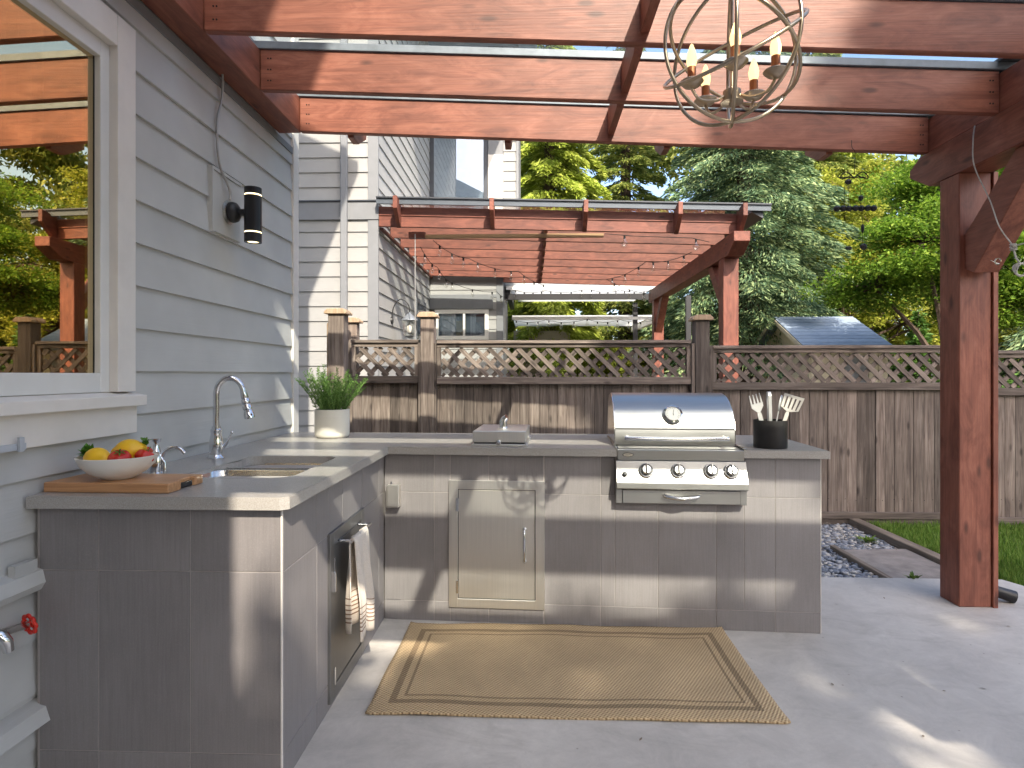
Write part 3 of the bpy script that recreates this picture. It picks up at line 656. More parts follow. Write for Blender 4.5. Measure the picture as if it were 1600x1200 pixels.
# the counter bulges in at the tap side, so pull the hole edge there
hole = [((x+.035*math.exp(-((y-2.63)/.10)**2) if x < -1.2 else x), y) for x, y in hole]
extra = [(-1.34+.035*math.exp(-((y-2.63)/.10)**2), y) for y in (2.76, 2.71, 2.67, 2.63, 2.60, 2.57, 2.53, 2.49, 2.44)]
il = max(i for i in range(len(hole)) if hole[i][0] < -1.25 and hole[i][1] > 2.7)
hole = hole[:il+1]+extra+hole[il+1:]
bm = bmesh.new()
def loop(pts, z): 
    v = [bm.verts.new((x, y, z)) for x, y in pts]; e = [bm.edges.new((v[i], v[(i+1) % len(v)])) for i in range(len(v))]; return v, e
tops = []
for z in (ZT, ZS):
    vo, eo = loop(outer, z); vi, ei = loop(hole, z); bmesh.ops.triangle_fill(bm, edges=eo+ei, use_beauty=True, use_dissolve=False); tops.append((vo, vi))
for a, b in ((tops[0][0], tops[1][0]), (tops[0][1], tops[1][1])):
    for i in range(len(a)): bm.faces.new((a[i], a[(i+1) % len(a)], b[(i+1) % len(a)], b[i]))
bmesh.ops.recalc_face_normals(bm, faces=bm.faces)
te = [e for e in bm.edges if all(abs(v.co.z-ZT) < 1e-5 for v in e.verts) and len(e.link_faces) == 2 and abs(e.link_faces[0].normal.z-e.link_faces[1].normal.z) > .5]
bmesh.ops.bevel(bm, geom=te, offset=.003, segments=2, affect='EDGES')
mobj('countertop', from_bm(bm, 'countertop'), 'countertop_stone', K)

# access door in the back run
def access_door(op, F, label, mt='brushed_steel_door'):
    u0, u1, z0, z1 = op; fw = .042
    d = box('access_door', u0+fw+.004, u1-fw-.004, VF-.008, VF-.001, z0+fw+.004, z1-fw-.004, mt, K, .002, F=F)
    if label: d['label'] = label
    fr = dict(mat=mt, parent=d, bev=.0015, F=F)
    box('frame', u0-.006, u0+fw, VF-.012, VF+.006, z0-.006, z1+.006, **fr); box('frame', u1-fw, u1+.006, VF-.012, VF+.006, z0-.006, z1+.006, **fr)
    box('frame', u0+fw, u1-fw, VF-.0118, VF+.006, z1-fw, z1+.0058, **fr); box('frame', u0+fw, u1-fw, VF-.0118, VF+.006, z0-.0058, z0+fw, **fr)
    box('gap_shade_sheet', u0+fw, u1-fw, VF-.0005, VF+.002, z0+fw, z1-fw, 'black_metal', d, F=F)  # thin black sheet gives the shade of a recess behind the door
    return d
d2 = access_door(D2, FO, 'brushed steel door with bar handle in the back run')
for z in (.63, .19): box('hinge', .333+.033, .333+.047, VF-.016, VF-.0125, z-.035, z+.035, 'polished_steel', d2, .001, F=FO)
hp = [(.735, VF-.002, .505), (.735, VF-.032, .500), (.735, VF-.042, .47), (.735, VF-.045, .42), (.735, VF-.042, .37), (.735, VF-.032, .34), (.735, VF-.002, .335)]
tube('handle', smooth_path(hp, 5), .0065, 'chrome', d2, 10, F=FO)
for z in (.505, .335): lathe('handle_foot', [(0, 0), (.012, 0), (.011, .01), (.007, .014), (0, .014)], 'chrome', d2, FO @ T(.735, VF-.0035, z) @ Matrix.Rotation(R(90), 4, 'X'), 16)
# access door in the left leg: frame with u along +Y (turned so that it faces +X)
FL = T(-.80, 0, 0) @ Matrix.Rotation(R(90), 4, 'Z') @ T(0, -VF, 0)
d1 = access_door(D1, FL, 'steel door with a towel bar, darkened as if mirroring tile', 'steel_door_dark_reflection')
for z in (.56, .12): box('hinge', D1[0]+.033, D1[0]+.047, VF-.016, VF-.0125, z-.035, z+.035, 'polished_steel', d1, .001, F=FL)
box('latch', D1[0]-.002, D1[0]+.012, VF-.03, VF-.0125, .47, .55, 'polished_steel', d1, .002, F=FL)
TB0, TB1, TBX, TBZ = 2.425, 2.72, -.738, .645
for y in (TB0+.015, TB1-.015): tube('bar_post', [(-.796, y, TBZ), (TBX-.006, y, TBZ)], .007, 'chrome', d1, 10)
tube('towel_bar', [(TBX, TB0, TBZ), (TBX, TB1, TBZ)], .0075, 'chrome', d1, 12)
# towel
def towel():
    bm = bmesh.new(); uvl = bm.loops.layers.uv.new('uv')
    na, ns = 26, 44; W = .20; Lf, Lb = .415, .37; total = Lf+Lb+.03; grid = []
    for i in range(ns+1):
        s = total*i/ns; row = []
        for j in range(na+1):
            t = j/na
            if s < Lf: d = Lf-s; off = .0125; z = TBZ-d
            elif s < Lf+.03: a = (s-Lf)/.03*math.pi; d = 0; off = .0125*math.cos(a); z = TBZ+.0125*math.sin(a)
            else: d = s-Lf-.03; off = -.0125; z = TBZ-d
            front = off > 0; k_ = min(1, d/.25)
            y = 2.445+t*W*(1-.06*k_)+(.015 if front else -.035)*k_ + (.014*k_*(t) if front else 0)
            fold = (.013*math.sin(t*10+ (0 if front else 2))+.005*math.sin(t*23+1+s*9))*(.25+.9*k_)
            x = TBX+off+fold+(.012*k_ if front else 0) ; x = max(x, -.792)
            z -= (.012*math.sin(t*9+1)+.02*t)*k_ if front else .01*math.sin(t*8)*k_
            row.append((bm.verts.new((x, y, z)), t, (d, front)))
        grid.append(row)
    for i in range(ns):
        for j in range(na):
            q = [grid[i][j], grid[i+1][j], grid[i+1][j+1], grid[i][j+1]]; f = bm.faces.new([v[0] for v in q]); f.smooth = True
            for lo, v in zip(f.loops, q): lo[uvl].uv = (v[1], (Lf if v[2][1] else Lb)-v[2][0])
    me = bpy.data.meshes.new('towel'); bm.to_mesh(me); bm.free()
    o = mobj('towel', me, 'towel_linen'); s = o.modifiers.new('s', 'SOLIDIFY'); s.thickness = .004; s.offset = 0; return o
tag(towel(), 'cream linen towel with brown stripes hanging on the bar', 'towel')
# outlet cover box in the inner corner
OB = thing('outlet_box', 'small steel outlet cover on tile in the inner corner', 'outlet box', (-.76, 3.19, .60))
box('housing', -.005, .062, VF-.052, VF-.001, .615, .735, 'brushed_steel_door', OB, .004, F=FO); box('lid', .004, .066, VF-.059, VF-.0525, .622, .742, 'brushed_steel_door', OB, .003, F=FO)
box('latch', .02, .028, VF-.056, VF-.046, .742, .758, 'polished_steel', OB, .001, F=FO)

# sink ------------------------------------------------------------------
S = thing('sink', 'double bowl steel sink set under the stone counter', 'sink', (-1.12, 2.55, .74))
def basin(x0, x1, y0, y1, depth, part):
    prof = [(0, 0), (.006, -.006), (.012, -depth*.8), (.035, -depth*.97), (.08, -depth)]
    bm = bmesh.new(); rings = []
    for ins, dz in prof:
        rings.append([bm.verts.new((x, y, ZT-.014+dz)) for x, y in rrect(x0+ins, x1-ins, y0+ins, y1-ins, max(.02, .06-ins*.3), 5)])
    for a, b in zip(rings, rings[1:]):
        for i in range(len(a)): bm.faces.new((a[i], a[(i+1) % len(a)], b[(i+1) % len(a)], b[i]))
    bm.faces.new(rings[-1]); me = from_bm(bm, part, 50); o = mobj(part, me, 'sink_steel', S); so_ = o.modifiers.new('s', 'SOLIDIFY'); so_.thickness = .0015
    lathe('drain', [(0, .004), (.012, .004), (.014, .002), (.03, .002), (.038, .005), (.042, .002), (.042, 0), (0, 0)], 'chrome', o, T((x0+x1)/2, (y0+y1)/2, ZT-.0125-depth), 24)
    return o
basin(-1.345, -.91, 2.222, 2.515, .20, 'basin'); basin(-1.345, -.91, 2.540, 2.828, .18, 'basin')
bm = bmesh.new()
for z in (ZT-.0165,):
    vo, eo = loop([(-1.36, 2.21), (-.89, 2.21), (-.89, 2.845), (-1.36, 2.845)], z)
    v1, e1 = loop(rrect(-1.344, -.911, 2.223, 2.514, .06, 5), z); v2, e2 = loop(rrect(-1.344, -.911, 2.541, 2.827, .06, 5), z)
    bmesh.ops.triangle_fill(bm, edges=eo+e1+e2, use_beauty=True, use_dissolve=False)
rm = mobj('rim', from_bm(bm, 'rim'), 'sink_steel', S); rm.modifiers.new('s', 'SOLIDIFY').thickness = .003
# faucet
FX, FY = -1.455, 2.72
Fa = thing('faucet', 'tall chrome gooseneck kitchen faucet behind the sink', 'faucet', (FX, FY, ZT))
lathe('base', [(0, 0), (.036, 0), (.037, .006), (.030, .014), (.026, .020), (.030, .05), (.0285, .085), (.022, .118), (.024, .125), (.024, .135), (.019, .14), (.019, .15), (0, .15)], 'chrome', Fa, T(FX, FY, ZT))
ux, uy = .94, .34
pth = [(FX, FY, ZT+.14), (FX, FY, ZT+.28)]
ra = .058
pth += [(FX+ux*(ra-ra*math.cos(a)), FY+uy*(ra-ra*math.cos(a)), ZT+.295+ra*math.sin(a)*1.35) for a in [math.pi*i/16 for i in range(0, 16)]]
tube('spout', pth, [.0135]*len(pth), 'chrome', Fa, 14)
e = Vector(pth[-1]); dr = (e-Vector(pth[-2])).normalized(); Mh = Matrix.Translation(e) @ dr.to_track_quat('Z', 'Y').to_matrix().to_4x4()
lathe('spray_head', [(0, 0), (.0145, 0), (.017, .03), (.0155, .034), (.019, .04), (.0195, .058), (.0165, .063), (.021, .072), (.021, .084), (.017, .088), (.0235, .11), (.024, .128), (.018, .130), (0, .126)], 'chrome', Fa, Mh, 28)
tube('lever', [(FX+.022, FY+.008, ZT+.045), (FX+.040, FY+.012, ZT+.065), (FX+.062, FY+.02, ZT+.115)], [.010, .006, .004], 'chrome', Fa, 10)
blob('lever_knob', (FX+.064, FY+.021, ZT+.12), (.007, .007, .009), 'chrome', Fa)
# soap dispenser
DX, DY = -1.462, 2.29
So = thing('soap_dispenser', 'chrome soap dispenser with curved spout next to the wall', 'soap dispenser', (DX, DY, ZT))
lathe('body', [(0, 0), (.025, 0), (.025, .006), (.021, .010), (.0235, .035), (.0215, .07), (.013, .098), (.010, .112), (.009, .122), (.016, .134), (.017, .140), (0, .141)], 'chrome', So, T(DX, DY, ZT))
tube('spout', smooth_path([(DX+.018, DY+.004, ZT+.062), (DX+.030, DY+.006, ZT+.088), (DX+.055, DY+.010, ZT+.104), (DX+.085, DY+.015, ZT+.098), (DX+.102, DY+.018, ZT+.080)], 6), [.008]*6+[.0068]*19, 'chrome', So, 10)
tube('lever', [(DX+.016, DY, ZT+.07), (DX+.032, DY+.003, ZT+.045), (DX+.030, DY+.003, ZT+.004)], .006, 'chrome', So, 10)
# cutting board
BM_ = T(-1.395, 2.02, ZT+.0005) @ Matrix.Rotation(R(-1.5), 4, 'Z')
cb_ = thing('cutting_board', 'oiled wooden cutting board on the near left counter', 'cutting board', (-1.395, 2.02, ZT))
bw, bd, bt_ = .215, .098, .032
prism('board', [(-bw, -bd), (bw, -bd), (bw, -.03), (bw-.016, -.025), (bw-.016, .045), (bw, .05), (bw, bd), (-bw, bd)], 'z', 0, bt_, 'cutting_board_wood', cb_, F=BM_, bev=.003)
box('end_strip', bw-.0155, bw-.006, -.022, .042, .004, bt_-.012, 'black_metal', cb_, F=BM_)
# bowl with fruit
bx, by, bz = -1.42, 2.015, ZT+bt_+.001
bo = lathe('bowl', [(0, 0), (.045, 0), (.05, .004), (.085, .022), (.112, .05), (.124, .078), (.1215, .079), (.108, .053), (.08, .027), (.04, .012), (0, .010)], 'white_ceramic', None, T(bx, by, bz), 48)
tag(bo, 'white bowl of lemons and tomatoes on the cutting board', 'bowl')
def fruit(name, label, cat, p, r, mat, sc=(1, 1, 1), rot=(0, 0, 0), kind='lemon'):
    bm = bmesh.new(); bmesh.ops.create_uvsphere(bm, u_segments=28, v_segments=18, radius=r)
    for v in bm.verts:
        n = v.co.normalized()
        if kind == 'lemon': v.co += n*r*.28*max(0, abs(n.z)-.82)/.18*.9; v.co.z *= 1.16
        elif kind == 'tomato': a = math.atan2(n.y, n.x); v.co *= 1+.025*math.cos(5*a)*(1-abs(n.z)); v.co.z *= .84; v.co.z -= r*.16*max(0, n.z-.8)/.2
        else: v.co.x *= 1+.05*math.sin(4*n.z)
    M = T(*p) @ Matrix.Rotation(rot[2], 4, 'Z') @ Matrix.Rotation(rot[0], 4, 'X') @ Matrix.Rotation(rot[1], 4, 'Y')
    o = mobj(name, from_bm(bm, name, 80), mat, None, M); tag(o, label, cat, 'fruit in the white bowl')
    if kind == 'tomato':
        b2 = bmesh.new()
        for i in range(6):
            a = i*math.pi/3; c = Vector((math.cos(a), math.sin(a), 0)); s = Vector((-math.sin(a), math.cos(a), 0)); z = r*.70
            q = [b2.verts.new(Vector((0, 0, z))), b2.verts.new(c*r*.3+s*r*.09+Vector((0, 0, z+.004))), b2.verts.new(c*r*.62+Vector((0, 0, z+.001))), b2.verts.new(c*r*.3-s*r*.09+Vector((0, 0, z+.004)))]
            b2.faces.new(q)
        tube_bm(b2, [(0, 0, z-.002), (.002, 0, z+.016)], .002, 6)
        mobj('calyx', from_bm(b2, 'calyx'), 'basil_leaf', o, M)
    return o
fruit('lemon', 'yellow lemon at the front left of the bowl', 'lemon', (bx-.034, by-.055, bz+.075), .037, 'lemon_skin', rot=(R(90), 0, R(70)))
fruit('lemon', 'yellow lemon at the back of the bowl, highest of the fruit', 'lemon', (bx+.024, by+.02, bz+.092), .040, 'lemon_skin', rot=(R(80), 0, R(100)))
fruit('tomato', 'red tomato in the middle of the bowl beside the front lemon', 'tomato', (bx+.042, by-.052, bz+.074), .035, 'tomato_skin', rot=(R(25), R(15), 0), kind='tomato')
fruit('tomato', 'red tomato at the right rim of the bowl', 'tomato', (bx+.088, by+.008, bz+.073), .031, 'tomato_skin', rot=(R(-15), R(20), 0), kind='tomato')
fruit('tomato', 'small red tomato at the back right of the bowl', 'tomato', (bx+.062, by+.045, bz+.082), .027, 'tomato_skin', rot=(R(-5), R(-10), 0), kind='tomato')
def sprig(label, x, y, z, seed, up, spread, n):
    rg = np.random.default_rng(seed); a = rg.random(n)*6.283; el = rg.random(n)*1.3; ln = spread*(.6+.7*rg.random(n))
    b = np.stack([x+.012*(rg.random(n)-.5), y+.012*(rg.random(n)-.5), z+up*rg.random(n)], 1)
    d = np.stack([np.cos(a)*np.cos(el), np.sin(a)*np.cos(el), np.sin(el)], 1)*ln[:, None]; s = np.stack([-np.sin(a), np.cos(a), 0*a], 1)*ln[:, None]*.36
    V = np.stack([b, b+d*.45+s+[0, 0, .003], b+d, b+d*.45-s+[0, 0, .003]], 1).reshape(-1, 3)
    return tag(mobj('herb', fast('herb', V, np.arange(4*n).reshape(-1, 4)), 'basil_leaf'), label, 'herb')
sprig('green herb sprig at the left rim of the white bowl', bx-.088, by-.02, bz+.068, 2, .02, .034, 60)
sprig('small green herb sprig behind the tomatoes in the bowl', bx+.072, by+.03, bz+.105, 8, .02, .02, 30)

# rosemary -------------------------------------------------------------------
px_, py_ = -1.235, 3.68
RP = thing('potted_rosemary', 'bushy rosemary plant in a cream pot on the counter corner', 'potted plant', (px_, py_, ZT))
lathe('pot', [(0, .0), (.088, .0), (.100, .008), (.105, .022), (.105, .172), (.101, .174), (.097, .170), (.097, .03), (0, .02)], 'pot_ceramic', RP, T(px_, py_, ZT+.001), 48)
lathe('soil', [(0, .15), (.094, .145), (.096, .14), (0, .12)], 'soil', RP, T(px_, py_, ZT), 24)
rg = np.random.default_rng(12); Vs = []; bm = bmesh.new()
for i in range(85):
    a = rg.random()*6.283; r0 = .075*math.sqrt(rg.random()); lean = .25+.75*(r0/.075)*rg.random()+.1*rg.random()
    h = (.20+.12*rg.random())*(1.08-.25*lean); b = np.array([px_+r0*math.cos(a), py_+r0*math.sin(a), ZT+.145])
    path = []; out = np.array([math.cos(a), math.sin(a), 0])
    for t in np.linspace(0, 1, 9): path.append(b+out*lean*.17*t**1.1+np.array([0, 0, h*t*(1-.12*lean*t)])+.006*np.array([math.sin(5*t+i), math.cos(4*t+i), 0]))
    tube_bm(bm, [Vector(p)-Vector((px_, py_, ZT)) for p in path], [.0022-.0014*t for t in np.linspace(0, 1, 9)], 4)
    for q in range(78):
        t = .08+.92*rg.random()**.8; k_ = min(int(t*8), 7); p = path[k_]*(1-(t*8-k_))+path[k_+1]*(t*8-k_)
        az = rg.random()*6.283; up = .45+.5*rg.random(); ln = (.030*(1.05-.55*t))*(0.7+.6*rg.random())
        d = np.array([math.cos(az)*math.cos(up), math.sin(az)*math.cos(up), math.sin(up)]); s = np.cross(d, [math.sin(az*3), math.cos(az*2), .4]); s /= np.linalg.norm(s)+1e-6
        Vs += [p, p+d*ln*.5+s*.0019, p+d*ln, p+d*ln*.5-s*.0019]
mobj('stem', from_bm(bm, 'stem', 60), 'rosemary_leaf', RP, T(px_, py_, ZT))
fo_ = mobj('foliage', fast('foliage', np.array(Vs)-np.array([px_, py_, ZT]), np.arange(len(Vs)).reshape(-1, 4)), 'rosemary_leaf', RP, T(px_, py_, ZT))
fo_['kind'] = 'stuff'

# side burner --------------------------------------------------------------------
SBm = FO
sb = thing('side_burner', 'low steel side burner with lid set in the back counter', 'side burner', tuple((FO @ Vector((.60, .28, ZT)))))
box('base', .442, .745, .06, .56, ZT+.0005, ZT+.012, 'brushed_steel_door', sb, .002, F=FO); box('lid', .448, .738, .075, .50, ZT+.020, ZT+.082, 'brushed_steel_door', sb, .004, F=FO)
box('painted_gap_shadow', .455, .731, .082, .49, ZT+.0125, ZT+.0195, 'black_metal', sb, F=FO)  # black strip stands in for the shade in the gap under the lid
for u in (.442, .744): tube('hinge_pin', [(u, .30, ZT+.028), (u+.006, .30, ZT+.028)], .010, 'polished_steel', sb, 10, F=FO)
lathe('knob', [(0, 0), (.014, 0), (.016, .006), (.012, .02), (.006, .026), (0, .026)], 'polished_steel', sb, FO @ T(.592, .062, ZT+.022) @ Matrix.Rotation(R(75), 4, 'X'), 16)
tube('chimney_spout', [(.600, .24, ZT+.083), (.600, .24, ZT+.123), (.607, .238, ZT+.137), (.620, .235, ZT+.148)], [.023, .022, .019, .014], 'polished_steel', sb, 18, F=FO)
lathe('spout_collar', [(0, 0), (.026, 0), (.026, .006), (.023, .009), (0, .009)], 'polished_steel', sb, FO @ T(.600, .24, ZT+.0825), 20)

# grill ------------------------------------------------------------------------------
g0, g1 = 1.226, 1.858; gc = (g0+g1)/2
GRL = thing('gas_grill', 'stainless steel built-in gas grill with domed hood and knobs', 'grill', tuple((FO @ Vector((gc, .2, .66)))))
hood = [(.15, .945), (.15, 1.035), (.170, 1.085), (.205, 1.135), (.262, 1.178), (.33, 1.208), (.42, 1.222), (.52, 1.21), (.59, 1.16), (.61, 1.05), (.61, .945)]
hd = prism('hood', hood, 'x', g0-.002, g1+.002, 'brushed_steel', GRL, F=FO)
hd.data.shade_smooth(); hd.data.set_sharp_from_angle(angle=R(24))
for u, s in ((g0-.004, -1), (g1+.004, 1)):
    hp_ = [(v*.985+.006, z*.996+.0) for v, z in hood]; prism('hood_end', hp_, 'x', u-.004, u+.004, 'polished_steel', hd, F=FO, bev=.0015)
box('seam_trim', g0-.001, g1+.001, .1475, .1500, 1.031, 1.036, 'black_metal', hd, F=FO)
box('firebox', g0+.005, g1-.005, .035, .60, .70, .943, 'brushed_steel', GRL, F=FO)
box('front_panel', g0-.004, g1+.004, -.006, .034, .884, .938, 'brushed_steel', GRL, .002, F=FO)
box('side_flange', g0-.016, g0-.005, .0, .60, .942, .950, 'polished_steel', GRL, .001, F=FO); box('side_flange', g1+.005, g1+.016, .0, .60, .942, .950, 'polished_steel', GRL, .001, F=FO)
cp = prism('control_panel', [(-.010, .882), (-.055, .775), (-.058, .745), (-.04, .738), (.03, .738), (.03, .882)], 'x', g0-.014, g1+.014, 'brushed_steel', GRL, F=FO, bev=.002)
dt = box('drip_tray', g0+.02, g1-.02, -.028, .03, .665, .734, 'brushed_steel', GRL, .002, F=FO)
box('tray_side', g0-.014, g0+.019, -.022, .03, .662, .736, 'brushed_steel', GRL, .002, F=FO); box('tray_side', g1-.019, g1+.014, -.022, .03, .662, .736, 'brushed_steel', GRL, .002, F=FO)
tube('tray_handle', smooth_path([(gc-.095, -.029, .712), (gc-.07, -.048, .704), (gc, -.062, .698), (gc+.07, -.048, .704), (gc+.095, -.029, .712)], 6), [.004]*3+[.010]*19+[.004]*3, 'polished_steel', dt, 10, F=FO)
# hood handle
hdl = tube('handle', [(g0+.045, .098, .988), (g0+.06, .094, .986), (gc, .092, .983), (g1-.06, .094, .986), (g1-.045, .098, .988)], .0115, 'polished_steel', hd, 14, F=FO)
for u in (g0+.06, g1-.06): tube('handle_post', [(u, .149, .992), (u, .10, .988)], .008, 'polished_steel', hd, 10, F=FO)
# thermometer on the slanting face
nrm = Vector((0, -.82, .50)).normalized(); Mt = FO @ Matrix.Translation((gc-.005, .180, 1.108)) @ nrm.to_track_quat('Z', 'Y').to_matrix().to_4x4()
th = lathe('thermometer', [(0, 0), (.053, 0), (.055, .006), (.052, .014), (.044, .018), (.040, .014), (0, .013)], 'polished_steel', hd, Mt, 40)
lathe('dial', [(0, 0), (.0395, 0), (.0395, .002), (0, .002)], 'dial_white', th, Mt @ T(0, 0, .0135), 36)
bm = bmesh.new()
for i in range(15):
    a = R(-40+260*i/14); c, s_ = math.cos(a), math.sin(a); tube_bm(bm, [(c*.029, s_*.029, .017), (c*.036, s_*.036, .017)], .0007, 4)
tube_bm(bm, [(0, 0, .0175), (.006, .024, .0175)], .0012, 5); tube_bm(bm, [(0, 0, .0175), (.002, -.010, .0175)], .0016, 5)
mobj('dial_marks', from_bm(bm, 'dial_marks'), 'black_metal', th, Mt)
# knobs on the sloping panel
pn = Vector((0, -.921, .388)).normalized(); q = pn.to_track_quat('Z', 'Y').to_matrix().to_4x4()
def on_panel(u, z, off=0): v = -.010-.045*(.882-z)/.107; return FO @ Matrix.Translation(Vector((u, v, z))+pn*off) @ q
for u in (1.364, 1.526, 1.690, 1.790):
    M = on_panel(u, .834, .002); kb = lathe('control_knob', [(0, 0), (.0375, 0), (.0385, .004), (.034, .009), (.0335, .012), (.026, .013), (.024, .03), (.020, .034), (0, .034)], 'polished_steel', GRL, M, 36)
    bm = bmesh.new(); bmesh.ops.create_cube(bm, size=1); bmesh.ops.scale(bm, vec=(.013, .048, .016), verts=bm.verts)
    for v in bm.verts:
        if v.co.z > 0: v.co.x *= .45
    bmesh.ops.bevel(bm, geom=list(bm.edges), offset=.002, segments=2, affect='EDGES')
    mobj('grip', from_bm(bm, 'grip'), 'chrome', kb, M @ T(0, .002, .040))
    lathe('knob_ring', [(.0245, 0), (.0325, 0), (.0325, .003), (.0245, .003)], 'black_metal', kb, M @ T(0, 0, .0125), 30)
lathe('igniter_button', [(0, 0), (.013, 0), (.013, .008), (.009, .018), (0, .02)], 'black_metal', GRL, on_panel(1.255, .815, .001), 18)
Mb = FO @ T(1.275, -.0065, .912) @ Matrix.Rotation(R(90), 4, 'X')
bd_ = mobj('badge', from_bm(lathe_mesh([(0, 0), (1, 0), (1, 1), (0, 1)], 30), 'badge', 40), 'black_metal', GRL, Mb @ Matrix.Diagonal((.029, .011, .002, 1)))
mobj('badge_rim', from_bm(lathe_mesh([(0, 0), (1, 0), (1, 1), (0, 1)], 30), 'badge_rim', 40), 'polished_steel', bd_, Mb @ Matrix.Diagonal((.025, .0085, .0028, 1)))
tube('badge_script', smooth_path([(-.016, -.002, .0032), (-.011, .003, .0032), (-.007, -.002, .0032), (-.002, .002, .0032), (.003, -.002, .0032), (.008, .002, .0032), (.015, -.001, .0032)], 4), .0008, 'black_metal', bd_, 5, F=Mb)

# utensil holder -----------------------------------------------------------------------
uc = Vector((1.275, 3.235, ZT))
uh = lathe('utensil_holder', [(0, 0), (.083, 0), (.085, .003), (.085, .147), (.081, .147), (.081, .006), (0, .005)], 'dark_pot', None, T(uc.x, uc.y, ZT+.0006), 48)
tag(uh, 'dark metal utensil holder on the right counter end', 'utensil holder')
def uframe(dx, dy, lean_x, lean_y, spin): return T(uc.x+dx, uc.y+dy, ZT+.008) @ Matrix.Rotation(lean_x, 4, 'Y') @ Matrix.Rotation(lean_y, 4, 'X') @ Matrix.Rotation(spin, 4, 'Z')
def plate(name, pts, t, mat, M, parent=None): return prism(name, pts, 'y', -t/2, t/2, mat, parent, F=M, bev=.0006)
def bars(name, rects, t, mat, M, parent):
    bm = bmesh.new()
    for x0, x1, z0, z1, tx in rects:
        vs = [bm.verts.new((x, y, z)) for y in (-t/2, t/2) for x, z in ((x0, z0), (x1, z0), (x1+tx, z1), (x0+tx, z1))]
        for f in ((0, 1, 2, 3), (4, 5, 6, 7), (0, 1, 5, 4), (1, 2, 6, 5), (2, 3, 7, 6), (3, 0, 4, 7)): bm.faces.new([vs[i] for i in f])
    return mobj(name, from_bm(bm, name), mat, parent, M)
M = uframe(-.015, -.01, R(-15), 0, R(4)); M = M @ Matrix.Diagonal((1.6, 1.3, 1, 1)); fk = thing('serving_fork', 'steel serving fork leaning left in the utensil holder', 'fork', (uc.x-.02, uc.y, ZT+.01)); 
plate('handle', [(-.006, 0), (.006, 0), (.0075, .17), (.006, .185), (-.006, .185), (-.0075, .17)], .003, 'utensil_steel', M, fk)
plate('head', [(-.005, .186), (.005, .186), (.020, .215), (.021, .235), (-.021, .235), (-.020, .215)], .003, 'utensil_steel', M, fk)
for i in range(4): plate('tine', [(-.0205+.0115*i, .236), (-.0145+.0115*i, .236), (-.0155+.0115*i, .285), (-.0185+.0115*i, .285)], .0028, 'utensil_steel', M, fk)
M = uframe(-.004, -.015, R(-2), 0, R(80)); M = M @ Matrix.Diagonal((1.3, 1.2, 1, 1)); tg = thing('tongs', 'slim steel tongs standing upright in the utensil holder', 'tongs', (uc.x, uc.y, ZT+.01))
for s in (-1, 1): plate('arm', [(s*.003-.003, 0), (s*.003+.003, 0), (s*.012+.006, .16), (s*.016+.005, .27), (s*.008+.003, .29), (s*.008-.003, .29), (s*.016-.005, .27), (s*.012-.006, .16)], .014, 'utensil_steel', M, tg)
M = uframe(.012, .01, R(11), 0, R(55)); M = M @ Matrix.Diagonal((1.4, 1.3, 1, 1)); sp_ = thing('spoon', 'narrow steel spoon seen edge-on beside the spatula', 'spoon', (uc.x+.01, uc.y, ZT+.01))
plate('handle', [(-.004, 0), (.004, 0), (.005, .19), (-.005, .19)], .003, 'utensil_steel', M, sp_)
bm = bmesh.new(); bmesh.ops.create_uvsphere(bm, u_segments=16, v_segments=10, radius=1); bmesh.ops.delete(bm, geom=[v for v in bm.verts if v.co.y > .1], context='VERTS'); bmesh.ops.scale(bm, vec=(.02, .010, .045), verts=bm.verts)
o = mobj('bowl', from_bm(bm, 'bowl', 60), 'utensil_steel', sp_, M @ T(0, .001, .232)); o.modifiers.new('s', 'SOLIDIFY').thickness = .0015
M = uframe(.02, -.02, R(19), 0, R(-8)); M = M @ Matrix.Diagonal((1.6, 1.3, 1, 1)); sa_ = thing('spatula', 'pale slotted spatula leaning right in the utensil holder', 'spatula', (uc.x+.02, uc.y, ZT+.01))
plate('handle', [(-.006, 0), (.006, 0), (.006, .18), (.004, .195), (-.004, .195), (-.006, .18)], .004, 'utensil_wood', M, sa_)
plate('blade', [(-.005, .196), (.005, .196), (.030, .212), (-.026, .212)], .0035, 'utensil_wood', M, sa_)
bars('slotted_blade', [(-.026+.0125*i, -.026+.0125*i+(.008 if i < 4 else .0068), .2122, .272, .0015*(i-1)) for i in range(5)], .0033, 'utensil_wood', M, sa_)
plate('blade_tip', [(-.029, .2722), (.035, .2722), (.036, .288), (-.028, .284)], .0035, 'utensil_wood', M, sa_)

# rug ------------------------------------------------------------------------------------------
bm = bmesh.new(); nx, ny = 90, 48; hwid, hdep = .815, .425; g = []
for j in range(ny+1):
    row = []
    for i in range(nx+1):
        x = -hwid+2*hwid*i/nx; y = -hdep+2*hdep*j/ny
        z = .009+.0028*math.sin(x*6+y*5+.6)+.0018*math.sin(x*15-y*11)+(.006*max(0, (abs(x)/hwid-.95)/.05)**2*max(0, abs(y)/hdep-.8)/.2)
        row.append(bm.verts.new((x+.001*math.sin(y*13), y+.0012*math.sin(x*9), z)))
    g.append(row)
for j in range(ny):
    for i in range(nx): bm.faces.new((g[j][i], g[j][i+1], g[j+1][i+1], g[j+1][i])).smooth = True
me = bpy.data.meshes.new('rug'); bm.to_mesh(me); bm.free()
rug = mobj('rug', me, 'jute_weave', None, T(.172, 2.735, .0015) @ Matrix.Rotation(-.008, 4, 'Z')); m_ = rug.modifiers.new('s', 'SOLIDIFY'); m_.thickness = .0085; m_.offset = -1
tag(rug, 'tan woven jute rug with brown border on the patio', 'rug')

